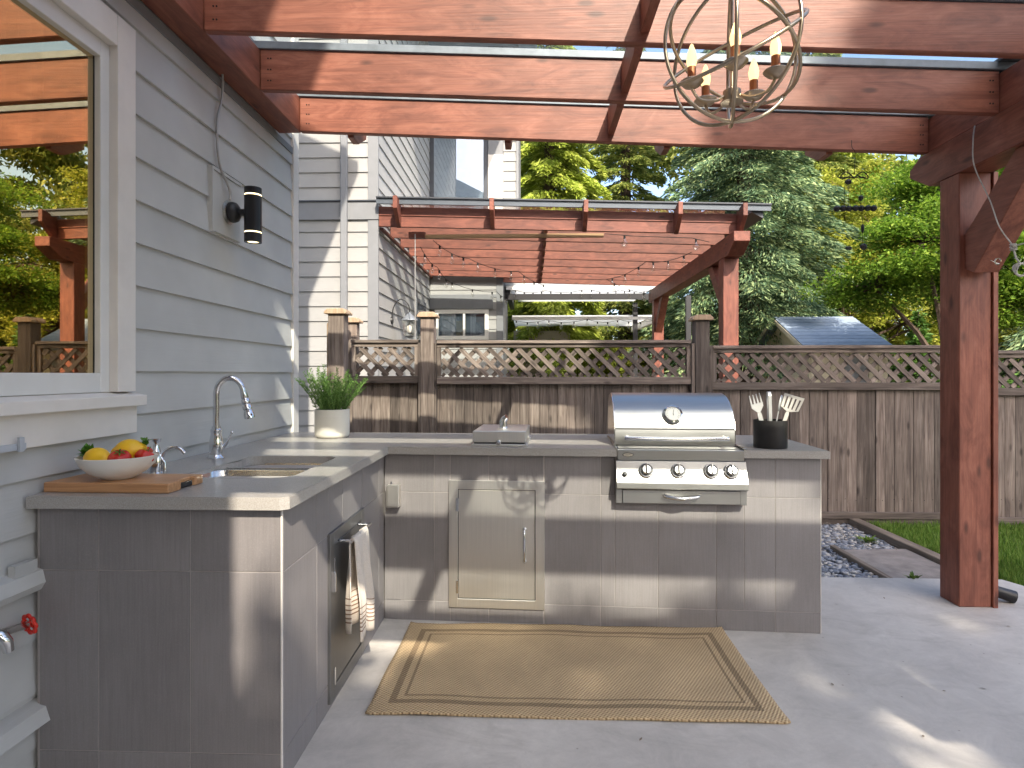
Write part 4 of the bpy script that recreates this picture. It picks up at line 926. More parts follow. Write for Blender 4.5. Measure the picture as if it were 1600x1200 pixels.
# ================================================================== FENCE
FY_ = 5.70
FE = thing('fence', 'weathered board fence with lattice top across the yard', 'fence', (1.5, FY_, -.1))
random.seed(11)
PLK = {}
def plank(x, w_, z0, z1):
    box('plank', x+.0012, x+w_-.0012, FY_-.004+random.choice((0, .003, .006, .009)), FY_+.016, z0, z1, 'weathered_wood_z', FE, .0015)
def clip_diag(x0, x1, z0, z1, c, s):
    # line z = s*(x)+c clipped to the rectangle
    pts = []
    for x in (x0, x1):
        z = s*x+c
        if z0-1e-9 <= z <= z1+1e-9: pts.append((x, z))
    for z in (z0, z1):
        x = (z-c)/s
        if x0 < x < x1: pts.append((x, z))
    pts = sorted(set((round(a, 5), round(b, 5)) for a, b in pts))
    return (pts[0], pts[-1]) if len(pts) >= 2 and math.dist(pts[0], pts[-1]) > .03 else None
def lattice(x0, x1, z0, z1, dy=.0):
    pitch = .138; sw = .042
    for s, yo in ((-1.0, -.018), (1.0, -.006)):
        c = (z0-s*x0)-(x1-x0)*1.0-1 if s > 0 else (z0+x0)-.02
        c = z0-s*(x1 if s > 0 else x0)+.04
        while c < z1-s*(x0 if s > 0 else x1):
            seg = clip_diag(x0+.01, x1-.01, z0+.004, z1-.004, c, s)
            if seg:
                (ax_, az_), (bx_, bz_) = seg; L_ = math.dist((ax_, az_), (bx_, bz_)); a = math.atan2(bz_-az_, bx_-ax_)
                L_ = round(max(.02, L_-.004), 2)
                mobj('lattice_slat', box_mesh(L_, .009, sw, 'weathered_wood_x', 0), None, FE, T((ax_+bx_)/2, FY_+yo+.004+dy, (az_+bz_)/2) @ Matrix.Rotation(-a, 4, 'Y'))
            c += pitch
def fence_panel(x0, x1, top):
    box('rail', x0, x1, FY_-.05, FY_+.03, top-.030, top, 'weathered_wood_x', FE, .003)
    box('rail', x0, x1, FY_-.030, FY_+.010, top-.068, top-.032, 'weathered_wood_x', FE, .003)
    box('rail', x0, x1, FY_-.036, FY_+.012, top-.415, top-.345, 'weathered_wood_x', FE, .003)
    box('stile', x0+.001, x0+.038, FY_-.028, FY_+.008, top-.344, top-.069, 'weathered_wood_z', FE, .002); box('stile', x1-.038, x1-.001, FY_-.028, FY_+.008, top-.344, top-.069, 'weathered_wood_z', FE, .002)
    lattice(x0+.038, x1-.038, top-.345, top-.068)
    x = x0
    while x < x1-.03:
        w_ = min(random.choice((.084, .089, .089, .094)), x1-x); plank(x, w_, .09+(top-1.66)*.8, top-.35); x += w_
    b = (top-1.66)*.8
    box('gap_blocker', x0, x1, FY_+.0175, FY_+.026, .10+b, top-.36, 'weathered_wood_z', FE)  # hidden layer added behind the planks so no light shows through gaps
    box('rail', x0, x1, FY_-.044, FY_-.006, .035+b, .095+b, 'weathered_wood_x', FE, .003); box('kick_board', x0, x1, FY_-.03, FY_+.01, -.09+b, .033+b, 'weathered_wood_x', FE, .003)
def fence_post(x, top, wd=.125, y=FY_-.06, mat='weathered_wood_z', lab=None):
    p = box('post', x-wd/2, x+wd/2, y, y+wd, -.1, top, mat, FE, .004)
    cp_ = prism('cap', [(-wd/2-.03, 0), (wd/2+.03, 0), (wd/2+.03, .02), (wd/2, .05), (-wd/2, .05), (-wd/2-.03, .02)], 'y', -wd/2-.025, wd/2+.025, 'new_cedar_z', p, F=T(x, y+wd/2, top+.001), bev=.004)
fence_panel(-1.72, -1.075, 1.66); fence_post(-.985, 1.87, .13, lab=1)
box('trim_board', -1.073, -1.052, FY_-.05, FY_+.03, -.1, 1.63, 'weathered_wood_z', FE, .002); box('trim_board', -.918, -.90, FY_-.05, FY_+.03, -.1, 1.63, 'weathered_wood_z', FE, .002)
fence_panel(-.898, 1.50, 1.652); fence_post(1.60, 1.835, .13)
box('trim_board', 1.502, 1.533, FY_-.05, FY_+.03, -.1, 1.62, 'weathered_wood_z', FE, .002); box('trim_board', 1.667, 1.70, FY_-.05, FY_+.03, -.1, 1.60, 'weathered_wood_z', FE, .002)
fence_panel(1.702, 4.08, 1.60); fence_post(4.15, 1.60, .10); fence_panel(4.21, 6.6, 1.55); fence_post(6.68, 1.60, .10); fence_panel(6.74, 9.1, 1.5); fence_post(9.2, 1.55, .10)
fence_post(-1.78, 1.88, .145, 5.40); fence_post(-1.74, 1.83, .10, FY_+.05)
box('trim_board', -1.87, -1.855, 5.42, 5.54, -.1, 1.80, 'new_cedar_z', FE, .002)

bm = bmesh.new()
for i in range(70):
    x = -1.6+i*.089
    for z in (1.20, .16): bmesh.ops.create_circle(bm, cap_ends=True, segments=6, radius=.004, matrix=T(x+random.uniform(-.02, .02), FY_-.0055, z+random.uniform(-.01, .01)) @ Matrix.Rotation(R(90), 4, 'X'))
nh = mobj('nail_heads', from_bm(bm, 'nail_heads'), 'wire_black', FE); nh['kind'] = 'stuff'
# ================================================================== NEIGHBOUR'S HOUSE
NXW, NY0, NY1 = -1.83, 7.04, 10.7
NH = thing('neighbour_house', 'two-storey pale sided house beyond the lattice fence', 'house', (NXW, NY0, -.1))
box('wall', -7, NXW-.02, NY0+.012, NY1+3, -.1, 7.2, 'wall_backing', NH); box('wall', NXW-.02, -.54, NY1+.012, NY1+3, -.1, 7.2, 'wall_backing', NH)
siding(NH, 'ny', NY0, -4.2, NXW-.10, -.1, 3.16, 'neighbour_siding_x', .1765, .02); siding(NH, 'ny', NY0, -4.2, NXW-.10, 3.39, 7.2, 'neighbour_siding_x', .1765, .02)
box('belly_band', -4.2, NXW+.03, NY0-.035, NY0+.01, 3.16, 3.37, 'grey_trim', NH, .002); box('band_flashing', -4.2, NXW+.045, NY0-.05, NY0+.01, 3.372, 3.388, 'dark_flashing', NH)
box('corner_trim', NXW-.10, NXW+.025, NY0-.024, NY0+.01, -.1, 3.158, 'grey_trim', NH, .002); box('corner_trim', NXW-.10, NXW+.025, NY0-.024, NY0+.01, 3.39, 7.2, 'grey_trim', NH, .002)
siding(NH, 'px', NXW, NY0+.011, NY1-.02, -.1, 7.2, 'neighbour_siding_y', .1765, .02)
dsp = box('downspout', -2.24, -2.165, NY0-.085, NY0-.03, -.1, 7.0, 'grey_trim', NH, .006)
# facing wall at the far end
fz = NY1
siding(NH, 'ny', fz, NXW+.02, -.62, -.1, 1.90, 'neighbour_siding_x', .1765, .02); siding(NH, 'ny', fz, NXW+.02, -.62, 2.62, 4.05, 'neighbour_siding_x', .1765, .02); siding(NH, 'ny', fz, NXW+.02, -.62, 5.95, 7.2, 'neighbour_siding_x', .1765, .02)
siding(NH, 'ny', fz, -.76, -.62, 1.90, 2.62, 'neighbour_siding_x', .1765, .02)
box('corner_trim', -.62, -.50, fz-.025, fz+.01, -.1, 3.4, 'grey_trim', NH, .002)
box('window_head', NXW+.02, -.68, fz-.05, fz+.01, 2.50, 2.70, 'grey_trim', NH, .002); box('window_head', NXW+.02, -.62, fz-.03, fz+.01, 2.701, 2.76, 'grey_trim', NH, .002)
def far_window(x0, x1, z0, z1, y, tw=.07, bar=None, mat='grey_trim'):
    f = box('window', x0-tw, x0, y-.04, y+.01, z0-tw, z1+tw, mat, NH, .002)
    box('frame', x1, x1+tw, y-.04, y+.01, z0-tw, z1+tw, mat, f, .002); box('frame', x0, x1, y-.039, y+.01, z0-tw, z0, mat, f, .002); box('frame', x0, x1, y-.039, y+.01, z1, z1+tw, mat, f, .002)
    box('pane', x0, x1, y-.012, y-.006, z0, z1, 'far_window_glass', f)
    if bar: box('mullion', bar-.02, bar+.02, y-.035, y-.0125, z0, z1, mat, f)
    return f
far_window(-1.66, -.83, 2.02, 2.42, fz, .07, -1.2, 'vinyl_frame'); far_window(-1.74, -.85, 4.2, 5.8, fz, .07, None, 'dark_flashing')
siding(NH, 'ny', fz-.0005, -1.74, -.85, 4.2, 5.8, 'white_board', .16, 0, 'reflected_siding', .0045)  # white strips imitate siding reflected in the upper window
# upper bay post and side return
box('trim_board', -.84+.07, -.50, fz-.045, fz+.01, 3.4, 5.25, 'cream_trim', NH, .002); box('trim_board', -.84+.07, -.50, fz-.02, fz+.01, 5.252, 7.2, 'grey_trim', NH, .002)
box('wall', -.54, -.24, fz+.012, NY1+3, 3.4, 7.2, 'wall_backing', NH); siding(NH, 'ny', fz, -.495, -.27, 3.55, 7.2, 'neighbour_siding_x', .1765, .02); box('corner_trim', -.27, -.225, fz-.03, fz+.01, 3.4, 7.2, 'grey_trim', NH, .002)
prism('roof', [(-7.3, 7.2), (.1, 7.2), (.1, 7.32), (-3.6, 8.9), (-7.3, 7.32)], 'y', NY0-.4, NY1+3.3, 'roof_shingle', NH)
# side-wall window near the lantern
f = box('window', NXW, NXW+.03, 9.35, 9.42, 1.5, 2.55, 'grey_trim', NH, .002); box('frame', NXW, NXW+.03, 10.15, 10.22, 1.5, 2.55, 'grey_trim', f, .002); box('frame', NXW, NXW+.03, 9.42, 10.15, 2.48, 2.55, 'grey_trim', f, .002); box('pane', NXW+.018, NXW+.022, 9.42, 10.15, 1.5, 2.48, 'far_window_glass', f)
# wall lantern
LN = thing('wall_lantern', 'black curved-arm lantern on the neighbour side wall', 'wall lantern', (NXW+.03, 8.5, 2.1))
ly_ = 7.72; LZ = -.17
tube('arm', smooth_path([(NXW+.02, ly_, 1.99), (NXW+.04, ly_, 2.19), (NXW+.12, ly_, 2.30), (NXW+.20, ly_, 2.28), (NXW+.25, ly_, 2.20), (NXW+.25, ly_, 2.13)], 5), .008, 'black_metal', LN, 8)
lathe('back_plate', [(0, 0), (.05, 0), (.045, .02), (0, .02)], 'black_metal', LN, T(NXW+.015, ly_, 2.03) @ RY, 16)
lathe('cap', [(0, .13), (.01, .12), (.03, .10), (.085, .05), (.09, .04), (0, .04)], 'aluminium_bar', LN, T(NXW+.25, ly_, 1.98) @ Matrix.Scale(1.25, 4), 8)
lathe('glass', [(.055, -.12), (.078, .038)], 'bulb_glass', LN, T(NXW+.25, ly_, 1.98) @ Matrix.Scale(1.25, 4), 8, 30); lathe('finial', [(0, -.15), (.03, -.135), (.06, -.121), (0, -.12)], 'aluminium_bar', LN, T(NXW+.25, ly_, 1.98) @ Matrix.Scale(1.25, 4), 8)
lathe('lamp', [(0, -.1), (.02, -.08), (.028, -.03), (0, .02)], 'white_ceramic', LN, T(NXW+.25, ly_, 1.98) @ Matrix.Scale(1.25, 4), 12)

# neighbour's pergola
NP = thing('neighbour_pergola', 'red-stained pergola with glass roof behind the fence', 'pergola', (2.3, 7.1, -.1))
nX0, nX1 = NXW+.03, 2.33; ns = (2.955-3.08)/(nX1-nX0)
def nz_(x): return 3.08+ns*(x-nX0)
nY = [7.02+.585*i for i in range(8)]; src = None
for i, y in enumerate(nY):
    h = .225 if i else .235
    if i < 2: src = prism('rafter', [(nX0, nz_(nX0)), (nX1+.1, nz_(nX1)), (nX1+.1, nz_(nX1)+h), (nX0, nz_(nX0)+h)], 'y', y, y+.042, 'red_stained_old_x', NP, bev=.003)
    else: put(src.copy(), T(0, y-nY[1], 0) @ WM[src], NP)
prism('front_trim', [(nX0, nz_(nX0)+.13), (nX1+.1, nz_(nX1)+.13), (nX1+.1, nz_(nX1)+.14), (nX0, nz_(nX0)+.14)], 'y', 7.008, 7.019, 'red_stained_old_x', NP)
prism('flashing', [(nX0, nz_(nX0)+.237), (nX1+.40, nz_(nX1)+.237), (nX1+.40, nz_(nX1)+.30), (nX0, nz_(nX0)+.30)], 'y', 6.90, 6.93, 'flashing_grey', NP)
prism('flashing_edge', [(nX0, nz_(nX0)+.301), (nX1+.40, nz_(nX1)+.301), (nX1+.40, nz_(nX1)+.317), (nX0, nz_(nX0)+.317)], 'y', 6.88, 6.94, 'dark_flashing', NP)
for i in range(7): prism('glass_pane', [(nX0, nz_(nX0)+.301), (nX1+.25, nz_(nX1)+.301), (nX1+.25, nz_(nX1)+.307), (nX0, nz_(nX0)+.307)], 'y', nY[i]-.06+(.001), nY[i+1]-.062, 'roof_glass', NP)
for x in (-1.555, -.45, .62, 1.68, 2.40): prism('rafter_tail', [(7.006, nz_(x)+.26), (7.006, nz_(x)-.02), (6.93, nz_(x)+.02), (6.78, nz_(x)+.16), (6.78, nz_(x)+.30)], 'x', x-.025, x+.025, 'red_stained_old_y', NP, bev=.003)
for i in range(7):
    x = .18; prism('blocking', [(nY[i]+.044, nz_(x)+.2), (nY[i]+.044, nz_(x)+.05), (nY[i+1]-.002, nz_(x)+.05), (nY[i+1]-.002, nz_(x)+.2)], 'x', x-.02, x+.02, 'red_stained_old_y', NP)
prism('beam', [(6.75, 2.82), (6.95, 2.70), (11.6, 2.70), (11.6, 2.93), (6.75, 2.93)], 'x', 2.26, 2.44, 'red_stained_old_y', NP, bev=.004)
box('ledger', nX0, nX0+.04, 7.07, 11.2, 3.05, 3.078, 'red_stained_old_y', NP)
for y in (7.12, 11.1):
    box('post', 2.26, 2.44, y, y+.18, -.1, 2.698, 'red_stained_old_z', NP, .005)
prism('knee_brace', [(7.301, 2.10), (7.301, 2.30), (7.66, 2.698), (7.86, 2.698)], 'x', 2.29, 2.41, 'red_stained_old_y', NP); prism('knee_brace', [(11.098, 2.10), (11.098, 2.30), (10.74, 2.698), (10.54, 2.698)], 'x', 2.29, 2.41, 'red_stained_old_y', NP)
prism('side_gutter', [(2.53, 3.19), (2.66, 3.12), (2.66, 3.19), (2.53, 3.28)], 'y', 6.95, 11.3, 'dark_flashing', NP)
box('shade_board', -1.30, .88, 7.30, 7.36, 3.005, 3.045, 'tan_board', NP); box('shade_bracket', -1.50, -1.30, 7.28, 7.36, 3.0, 3.075, 'red_stained_old_x', NP)
# string lights under it
def bulb_string(label, pts, n, big=.030, sag=.05, off0=0, name='string_light'):
    t = thing(name, label, 'string lights', pts[0]); path = []
    for a, b in zip(pts, pts[1:]):
        a, b = Vector(a), Vector(b)
        for i in range(10): u = i/10; p = a.lerp(b, u); p.z -= sag*4*u*(1-u); path.append(p)
    path.append(Vector(pts[-1])); tube('wire', path, .0045, 'wire_black', t, 5)
    b0 = s0 = None; m = len(path)-1
    for i in range(n):
        u = (i+.5)/n*m; k_ = int(u); p = path[k_].lerp(path[k_+1], u-k_)
        if s0 is None:
            s0 = lathe('socket', [(0, -.045), (.013, -.04), (.013, 0), (0, 0)], 'wire_black', t, Matrix.Translation(p), 8)
            b0 = lathe('bulb', [(.012, -.04), (.018, -.06), (big, -.095), (big*.8, -.125), (0, -.14)], 'bulb_glass', t, Matrix.Translation(p), 12)
        else:
            put(s0.copy(), Matrix.Translation(p), t); put(b0.copy(), Matrix.Translation(p), t)
    return t
bulb_string('string lights crossing from the wall side to the neighbour pergola middle', [(-1.25, 7.6, 3.04), (-.9, 8.6, 3.0), (-.2, 9.6, 2.98), (.3, 10.9, 2.95)], 9)
bulb_string('string lights hanging down beside the neighbour lantern', [(-1.45, 7.8, 3.0), (-1.4, 8.9, 2.93), (-1.35, 10.2, 2.9), (-.6, 10.5, 2.78), (-.4, 10.6, 2.72)], 9)
bulb_string('string lights with large clear bulbs near the neighbour front post', [(.9, 7.35, 3.05), (1.22, 7.35, 3.02), (1.95, 7.35, 2.99), (2.18, 7.4, 2.95)], 2, .045, .0)
bulb_string('string lights running back under the right half of neighbour pergola', [(2.1, 7.9, 2.93), (1.6, 8.4, 2.90), (1.2, 9.6, 2.85), (2.1, 10.6, 2.75)], 9)
rd = tube('rain_chain', [(-1.395, 7.16, 3.02), (-1.395, 7.16, .3)], .006, 'cable_sheath', None, 6); tag(rd, 'thin vertical cord hanging from the neighbour pergola', 'cord')

# further patio covers
PC = thing('patio_cover', 'white ribbed patio cover with black beams beyond the pergola', 'patio cover', (0, 13, -.1))
def ribbed(x0, x1, y0, y1, z, mat):
    bm = bmesh.new(); n = 34; g = []
    for i in range(n+1):
        y = y0+(y1-y0)*i/n; g.append([bm.verts.new((x, y-(y0+y1)/2, .02*(i % 2))) for x in (x0, x1)])
    for a, b in zip(g, g[1:]): bm.faces.new((a[0], a[1], b[1], b[0]))
    o = mobj('roof_sheet', from_bm(bm, 'roof_sheet'), mat, PC, T(0, (y0+y1)/2, z)); o.modifiers.new('s', 'SOLIDIFY').thickness = .01
k = NB('milky_sheet'); k.b.inputs['Base Color'].default_value = (.85, .86, .86, 1); k.set(.4); k.b.inputs['Transmission Weight'].default_value = 0
out = [n for n in k.t.nodes if n.type == 'OUTPUT_MATERIAL'][0]; tl = k.n('ShaderNodeBsdfTranslucent'); tl.inputs[0].default_value = (.95, .96, .97, 1); mx = k.n('ShaderNodeMixShader'); mx.inputs[0].default_value = .7
k.l(k.b.outputs[0], mx.inputs[1]); k.l(tl.outputs[0], mx.inputs[2]); k.l(mx.outputs[0], out.inputs[0])
ribbed(-.52, 2.55, 12.0, 14.9, 3.15, 'milky_sheet'); ribbed(-.4, 2.55, 12.6, 15.2, 2.56, 'milky_sheet')
box('beam', -.52, 2.65, 11.9, 12.0, 2.82, 2.93, 'black_metal', PC); box('beam', -.52, -.42, 12.01, 15, 2.95, 3.10, 'black_metal', PC); box('fascia', -.5, 2.6, 11.96, 11.99, 3.02, 3.10, 'white_board', PC)
box('beam', -.4, 2.6, 12.4, 12.46, 2.46, 2.52, 'white_board', PC); box('beam', 2.52, 2.6, 12.47, 15.2, 2.40, 2.52, 'white_board', PC)
for x, y in ((2.15, 12.3), (2.58, 12.0), (2.95, 11.2)): box('post', x-.045, x+.045, y+.11, y+.2, -.1, 2.81, 'black_metal', PC)
NB2 = box('annex_wall', -.45, 1.0, 15.4, 18, -.1, 2.45, 'beige_stucco'); tag(NB2, 'low beige stucco building under the far patio cover', 'building')
box('white_trim', -.45, 1.02, 15.35, 15.39, 2.1, 2.2, 'white_board', NB2)
for n_, z, lab in ((16, 3.02, 'string lights strung under the upper white patio cover'), (13, 2.42, 'string lights strung under the lower white patio cover')):
    bulb_string(lab, [(-.4, 11.8, z), (.3, 12.3, z+.03), (1.1, 11.8, z), (1.8, 12.2, z+.02), (2.5, 11.8, z)], n_, .03, .06)
# shed
SH = thing('shed', 'small garden shed with blue-grey shingle roof behind fence', 'shed', (6.2, 13.5, -.1))
sx0, sx1, sy0, syr, sy1, se, sr = 5.38, 7.12, 12.0, 13.5, 15.0, 1.88, 2.60
prism('wall', [(sy0+.25, -.1), (sy0+.25, 1.95), (syr, 2.50), (sy1-.25, 1.95), (sy1-.25, -.1)], 'x', sx0+.22, sx1-.1, 'cream_board', SH)
nrow = 9
for side in (0, 1):
    for i in range(nrow):
        t0, t1 = i/nrow, (i+1)/nrow; ya = sy0 if side == 0 else sy1
        y0_, z0_ = ya+(syr-ya)*t0, se+(sr-se)*t0; y1_, z1_ = ya+(syr-ya)*t1, se+(sr-se)*t1
        prism('shingle_course', [(y0_, z0_+.02), (y1_, z1_+.012), (y1_, z1_), (y0_, z0_)], 'x', sx0, sx1, 'roof_shingle', SH)
prism('bargeboard', [(sy0, se-.012), (syr, sr-.012), (sy1, se-.012), (sy1, se-.10), (syr, sr-.10), (sy0, se-.10)], 'x', sx0-.02, sx0+.0, 'cream_board', SH)
box('fascia', sx0, sx1+.02, sy0-.02, sy0-.001, se-.06, se+.03, 'grey_trim', SH)
for i in range(8): box('wall_board', sx0+.25+i*.19, sx0+.43+i*.19, sy0+.22, sy0+.245, -.1, 1.85, 'cream_board', SH)
box('door', sx0+.9, sx0+1.35, sy0+.19, sy0+.218, 0, 1.7, 'grey_trim', SH)

# ================================================================== TREES
def quads(c, d, s): return np.stack([c-d*.5, c+s*.5, c+d*.5, c-s*.5], 1).reshape(-1, 3)
def unit(a): return a/(np.linalg.norm(a, axis=1, keepdims=True)+1e-9)
def trunk_mesh(bm, x, y, h, r, lean=0):
    pts = [(lean*h*t*t, .1*math.sin(3*t), h*t) for t in np.linspace(0, 1, 9)]
    tube_bm(bm, pts, [r*(1-.9*t)+.01 for t in np.linspace(0, 1, 9)], 10)
def conifer(label, x, y, h, r, mat, n, seed, zlow=.08, droop=.35, lsize=(.17, .05), power=.85, nb=120, name='conifer_tree', cat='tree', group=None):
    rg = np.random.default_rng(seed); t = thing(name, label, cat, (x, y, -.1), group=group)
    bm = bmesh.new(); trunk_mesh(bm, x, y, h, .05+.018*h)
    bz_ = zlow*h+(h*(1-zlow))*(np.arange(nb)+rg.random(nb))/nb; frac = (bz_-zlow*h)/(h*(1-zlow))
    bl = r*(1-frac)**power*(.7+.45*rg.random(nb))+.12; ba = np.arange(nb)*2.39996+rg.random(nb)*.5
    for i in range(0, nb, 1):
        e_ = bl[i]*.8; pts = [(math.cos(ba[i])*e_*q, math.sin(ba[i])*e_*q, bz_[i]+.06*e_*q-droop*e_*q*q) for q in (0, .33, .66, 1)]
        tube_bm(bm, pts, [.03*bl[i]/r+.006, .02, .012, .005], 4, cap=False)
    mobj('trunk', from_bm(bm, 'trunk', 60), 'bark', t, T(x, y, -.1))
    p = bl**1.5; bi = rg.choice(nb, n, p=p/p.sum()); tt = .12+.88*rg.random(n)**.75
    L_ = bl[bi]; a = ba[bi]; side = (rg.random(n)-.5)*2; wid = L_*.42*(1.02-tt)**.6*side
    ca, sa = np.cos(a), np.sin(a); rad = L_*tt
    drop = -droop*L_*tt**2+.06*L_*tt-np.abs(wid)*.30-rg.random(n)**2*.20*(.5+L_*.25)
    c = np.stack([ca*rad-sa*wid, sa*rad+ca*wid, bz_[bi]+drop], 1)+rg.normal(0, .02, (n, 3))
    d = unit(np.stack([ca-sa*side*.9, sa+ca*side*.9, -.35-.5*rg.random(n)*droop*2], 1)+rg.normal(0, .22, (n, 3)))
    s = unit(np.cross(d, rg.normal(0, 1, (n, 3))))
    k_ = (.65+.7*rg.random((n, 1)))
    V = quads(c, d*lsize[0]*k_, s*lsize[1]*k_)
    o = mobj('crown', fast('crown', V, np.arange(len(V)).reshape(-1, 4)), mat, t, T(x, y, -.1)); return t
SUN_GAPS = [(1.54, 2.38, .30, .62, .33), (-.62, 2.98, .30, .22, 0), (1.25, 2.72, .14, .30, .2), (2.3, 3.3, .22, .25, .3), (.2, 2.55, .30, .16, .1)]  # sun patches wanted on the patio, carved out of the unseen crowns
def broadleaf(label, x, y, h, blobs, mat, n, seed, ls=.10, tr=.12, name='deciduous_tree', cat='tree', group=None, gaps=False):
    rg = np.random.default_rng(seed); t = thing(name, label, cat, (x, y, -.1), group=group); bm = bmesh.new()
    trunk_mesh(bm, x, y, h*.75, tr)
    cs = np.array([b[:3] for b in blobs]); rs = np.array([b[3] for b in blobs])
    subs = []; 
    for c, r in zip(cs, rs):
        tube_bm(bm, [(0, 0, h*.22), tuple(c*.45+np.array([0, 0, h*.15])), tuple(c)], [tr*.6, tr*.35, .02], 5, cap=False)
        m = int(10+r*r*12)
        q = rg.normal(0, 1, (m, 3)); q = q/np.linalg.norm(q, axis=1, keepdims=True)*(r*(.45+.55*rg.random((m, 1))))*np.array([1, 1, .75])
        for s in q:
            subs.append(np.append(c+s, .22+.25*rg.random()))
            tube_bm(bm, [tuple(c), tuple(c+s*.6+[0, 0, .05]), tuple(c+s)], [.025, .014, .005], 4, cap=False)
    mobj('trunk', from_bm(bm, 'trunk', 60), 'bark', t, T(x, y, -.1))
    subs = np.array(subs); bi = rg.integers(0, len(subs), n); q = rg.normal(0, 1, (n, 3)); q = q/np.linalg.norm(q, axis=1, keepdims=True)*rg.random((n, 1))**.5
    c = subs[bi, :3]+q*subs[bi, 3:4]*np.array([1.35, 1.35, .6]); 
    d = unit(rg.normal(0, 1, (n, 3))*[1, 1, .5]+np.array([0, 0, -.3])); s = unit(np.cross(d, rg.normal(0, .6, (n, 3))+[0, 0, 1])); k_ = (.6+.8*rg.random((n, 1)))
    if gaps:                                 # leaves cut away along the sun's direction to shape sun patches
        fx = c[:, 0]+x-.35*(c[:, 2]-.1)/.9; fy = c[:, 1]+y+(c[:, 2]-.1)/.9; kp = np.ones(n, bool)
        for gx_, gy_, rx_, ry_, bend in SUN_GAPS: kp &= ((fx-gx_-bend*(fy-gy_))/(rx_*np.clip(.7-.45*(fy-gy_)/ry_, .05, 1.6)))**2+((fy-gy_)/ry_)**2 > 1
        c, d, s, k_ = c[kp], d[kp], s[kp], k_[kp]
    V = quads(c, d*ls*k_, s*ls*.5*k_); mobj('crown', fast('crown', V, np.arange(len(V)).reshape(-1, 4)), mat, t, T(x, y, -.1)); return t
conifer('yellow-green cedar with drooping sprays next to the neighbour house', .5, 16.5, 13, 2.3, 'cedar_leaf', 110000, 1, droop=.55, lsize=(.19, .042), power=.6)
conifer('olive green spruce with sky gaps right of the cedar', 3.0, 19, 14, 2.3, 'pine_leaf', 70000, 2, droop=.3, lsize=(.18, .04), nb=130)
conifer('tall dark blue-green spruce standing behind the pergola post', 5.5, 15.6, 13, 3.0, 'spruce_leaf', 150000, 3, zlow=.14, droop=.42, lsize=(.15, .032), power=.6, nb=190)
conifer('light green spruce behind the shed roof', 8.9, 19.5, 13, 2.9, 'pine_leaf', 85000, 4, droop=.4, lsize=(.19, .045), power=.6)
conifer('golden cedar farther back above the shed', 11.6, 24, 15, 3.6, 'cedar_leaf', 40000, 5, droop=.5, lsize=(.30, .08), power=.6)
conifer('narrow green arborvitae by the near right side of the shed', 9.0, 14.2, 2.9, .42, 'arbor_leaf', 7000, 6, zlow=.02, droop=-.2, lsize=(.12, .04), nb=60, name='arborvitae')
conifer('narrow green arborvitae hidden mostly behind the red post', 10.3, 14.4, 3.1, .45, 'arbor_leaf', 7000, 7, zlow=.02, droop=-.2, lsize=(.12, .04), nb=60, name='arborvitae')
conifer('short round arborvitae just right of the shed', 8.2, 14.0, 2.1, .45, 'arbor_leaf', 6000, 8, zlow=.02, droop=-.2, lsize=(.12, .04), nb=50, name='arborvitae')
conifer('blue-green spruce right of the near red post', 14.5, 17, 12, 3.2, 'spruce_leaf', 40000, 9, droop=.45, lsize=(.24, .05), power=.6)
broadleaf('feathery bright green tree left of the near red post', 7.0, 10.2, 5.6, [(-.6, -.2, 3.6, .95), (.6, .1, 3.5, 1.0), (-.1, .2, 4.6, .95), (1.3, -.1, 4.4, .9), (-1.2, .1, 2.9, .65), (.5, .2, 2.7, .7), (1.5, .2, 3.0, .8)], 'locust_leaf', 85000, 20, .065)
broadleaf('bright green tree at the far right beyond the post', 9.9, 10.2, 5.2, [(-.4, 0, 3.9, 1.0), (.7, .1, 3.3, 1.1), (.1, 0, 2.6, .9), (-.9, .2, 2.9, .7), (1.3, .2, 4.4, .8)], 'locust_leaf', 55000, 21, .065)
broadleaf('golden leafed shrub behind the shed and spruce trunk', 6.6, 18.0, 3.8, [(-1.6, 0, 1.9, .95), (-.3, 0, 2.3, 1.0), (1.2, 0, 2.1, 1.0), (2.6, .2, 2.3, 1.0)], 'gold_leaf', 22000, 22, .12, .07, 'shrub', 'shrub')
broadleaf('golden leafed shrub beyond the white patio cover', 2.6, 17.2, 3.2, [(-1.5, 0, 1.5, .8), (-.2, 0, 1.8, .9), (1.2, 0, 2.0, .9), (2.2, 0, 1.4, .8)], 'gold_leaf', 16000, 23, .12, .06, 'shrub', 'shrub')
broadleaf('leafy green shrub behind the lattice right of the post', 8.6, 7.9, 2.6, [(-1.0, 0, 1.2, .55), (0, 0, 1.5, .6), (1.0, 0, 1.4, .6), (-2.2, 0, 1.0, .5)], 'arbor_leaf', 14000, 24, .08, .05, 'shrub', 'shrub')
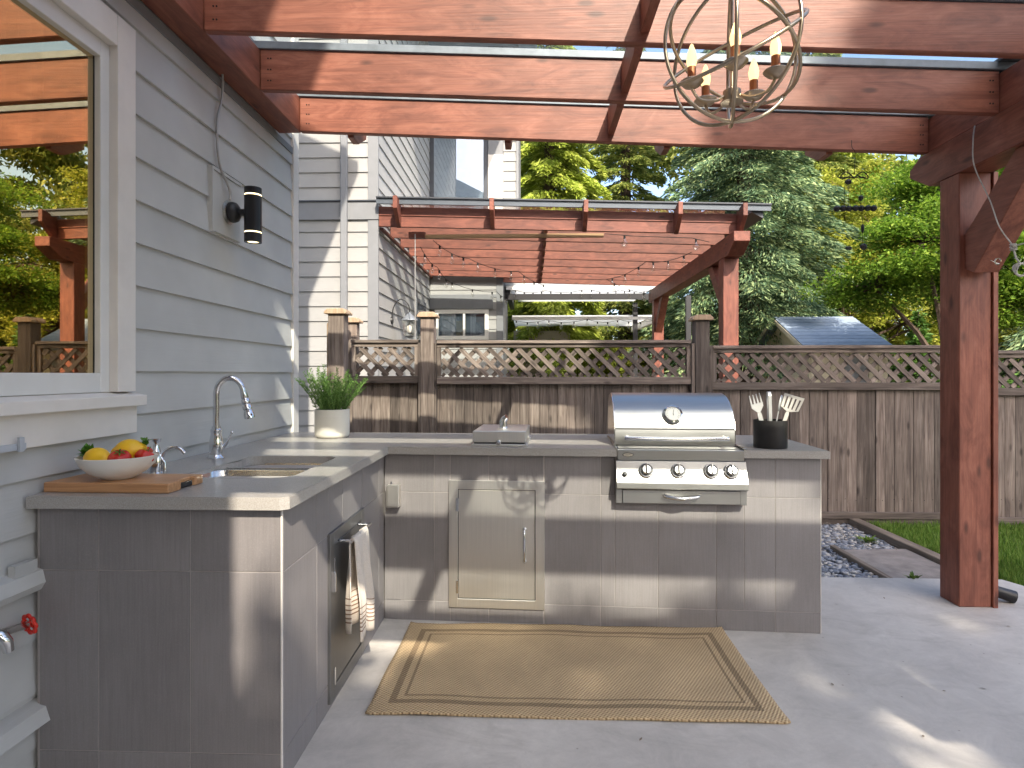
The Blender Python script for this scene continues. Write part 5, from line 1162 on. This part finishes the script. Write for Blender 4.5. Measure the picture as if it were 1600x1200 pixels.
# far wood behind everything
def wood_mass(label, n, x0, x1, y0, y1, z1, mat, seed, size, gaps=.4):
    rg = np.random.default_rng(seed); cl = 170; cc = np.stack([x0+(x1-x0)*rg.random(cl), y0+(y1-y0)*rg.random(cl), z1*rg.random(cl)**1.1], 1); cr = .8+1.1*rg.random(cl)
    bi = rg.integers(0, cl, n); q = unit(rg.normal(0, 1, (n, 3)))*rg.random((n, 1))**.5*cr[bi, None]*np.array([1.2, 1.2, .7]); c = cc[bi]+q
    d = unit(rg.normal(0, 1, (n, 3))+[0, 0, -.5]); s = unit(np.cross(d, rg.normal(0, 1, (n, 3)))); k_ = (.6+.8*rg.random((n, 1)))
    V = quads(c, d*size*k_, s*size*.35*k_); return tag(mobj('far_wood', fast('far_wood', V, np.arange(len(V)).reshape(-1, 4)), mat), label, 'woodland', kind='stuff')
wood_mass('mass of green and olive trees behind the gardens', 170000, -2, 34, 26, 31, 14.0, 'pine_leaf', 31, .34)
wood_mass('mass of dark trees behind the viewpoint', 60000, -4, 22, -19, -14, 7.5, 'arbor_leaf', 33, .36)
wood_mass('mass of dark trees to the right beyond the lawn', 30000, 17, 24, -4, 24, 8.0, 'arbor_leaf', 32, .32)
broadleaf('yellow-green tree filling the gap above the shed roof', 8.4, 16.5, 7.5, [(-1.2, 0, 2.6, 1.1), (.2, 0, 3.4, 1.3), (1.6, 0, 2.8, 1.2), (-.6, 0, 4.8, 1.3), (.9, 0, 5.2, 1.4), (.1, 0, 6.4, 1.1), (2.6, 0, 4.6, 1.2), (3.6, 0, 3.2, 1.2)], 'gold_leaf', 55000, 26, .10)
# unseen trees behind the camera, crowns shaped to shade the right of the patio
bl_ = []
for x_, top in ((1.2, 7.9), (2.0, 8.25), (3.05, 9.25), (3.8, 9.4), (4.6, 9.6), (5.4, 9.95), (6.2, 10.1)):
    bl_ += [(x_-3.3, random.uniform(-.3, .3), top-.85, .85), (x_-3.1, random.uniform(-.3, .3), top-1.9, .9)]
broadleaf('wide unseen tree behind the viewpoint, crown shaped for shade', 3.3, -7.2, 9.0, bl_, 'locust_leaf', 34000, 40, .24, gaps=True)
bl_ = [(x_-6.6, random.uniform(-.4, .4), z_, 1.0) for x_ in (6.1, 7.1, 8.0, 8.9) for z_ in (9.2, 10.6, 12.0, 13.3)]
broadleaf('taller unseen tree behind the viewpoint, crown shaped for shade', 6.6, -7.3, 12.5, bl_, 'locust_leaf', 60000, 41, .24, gaps=True)
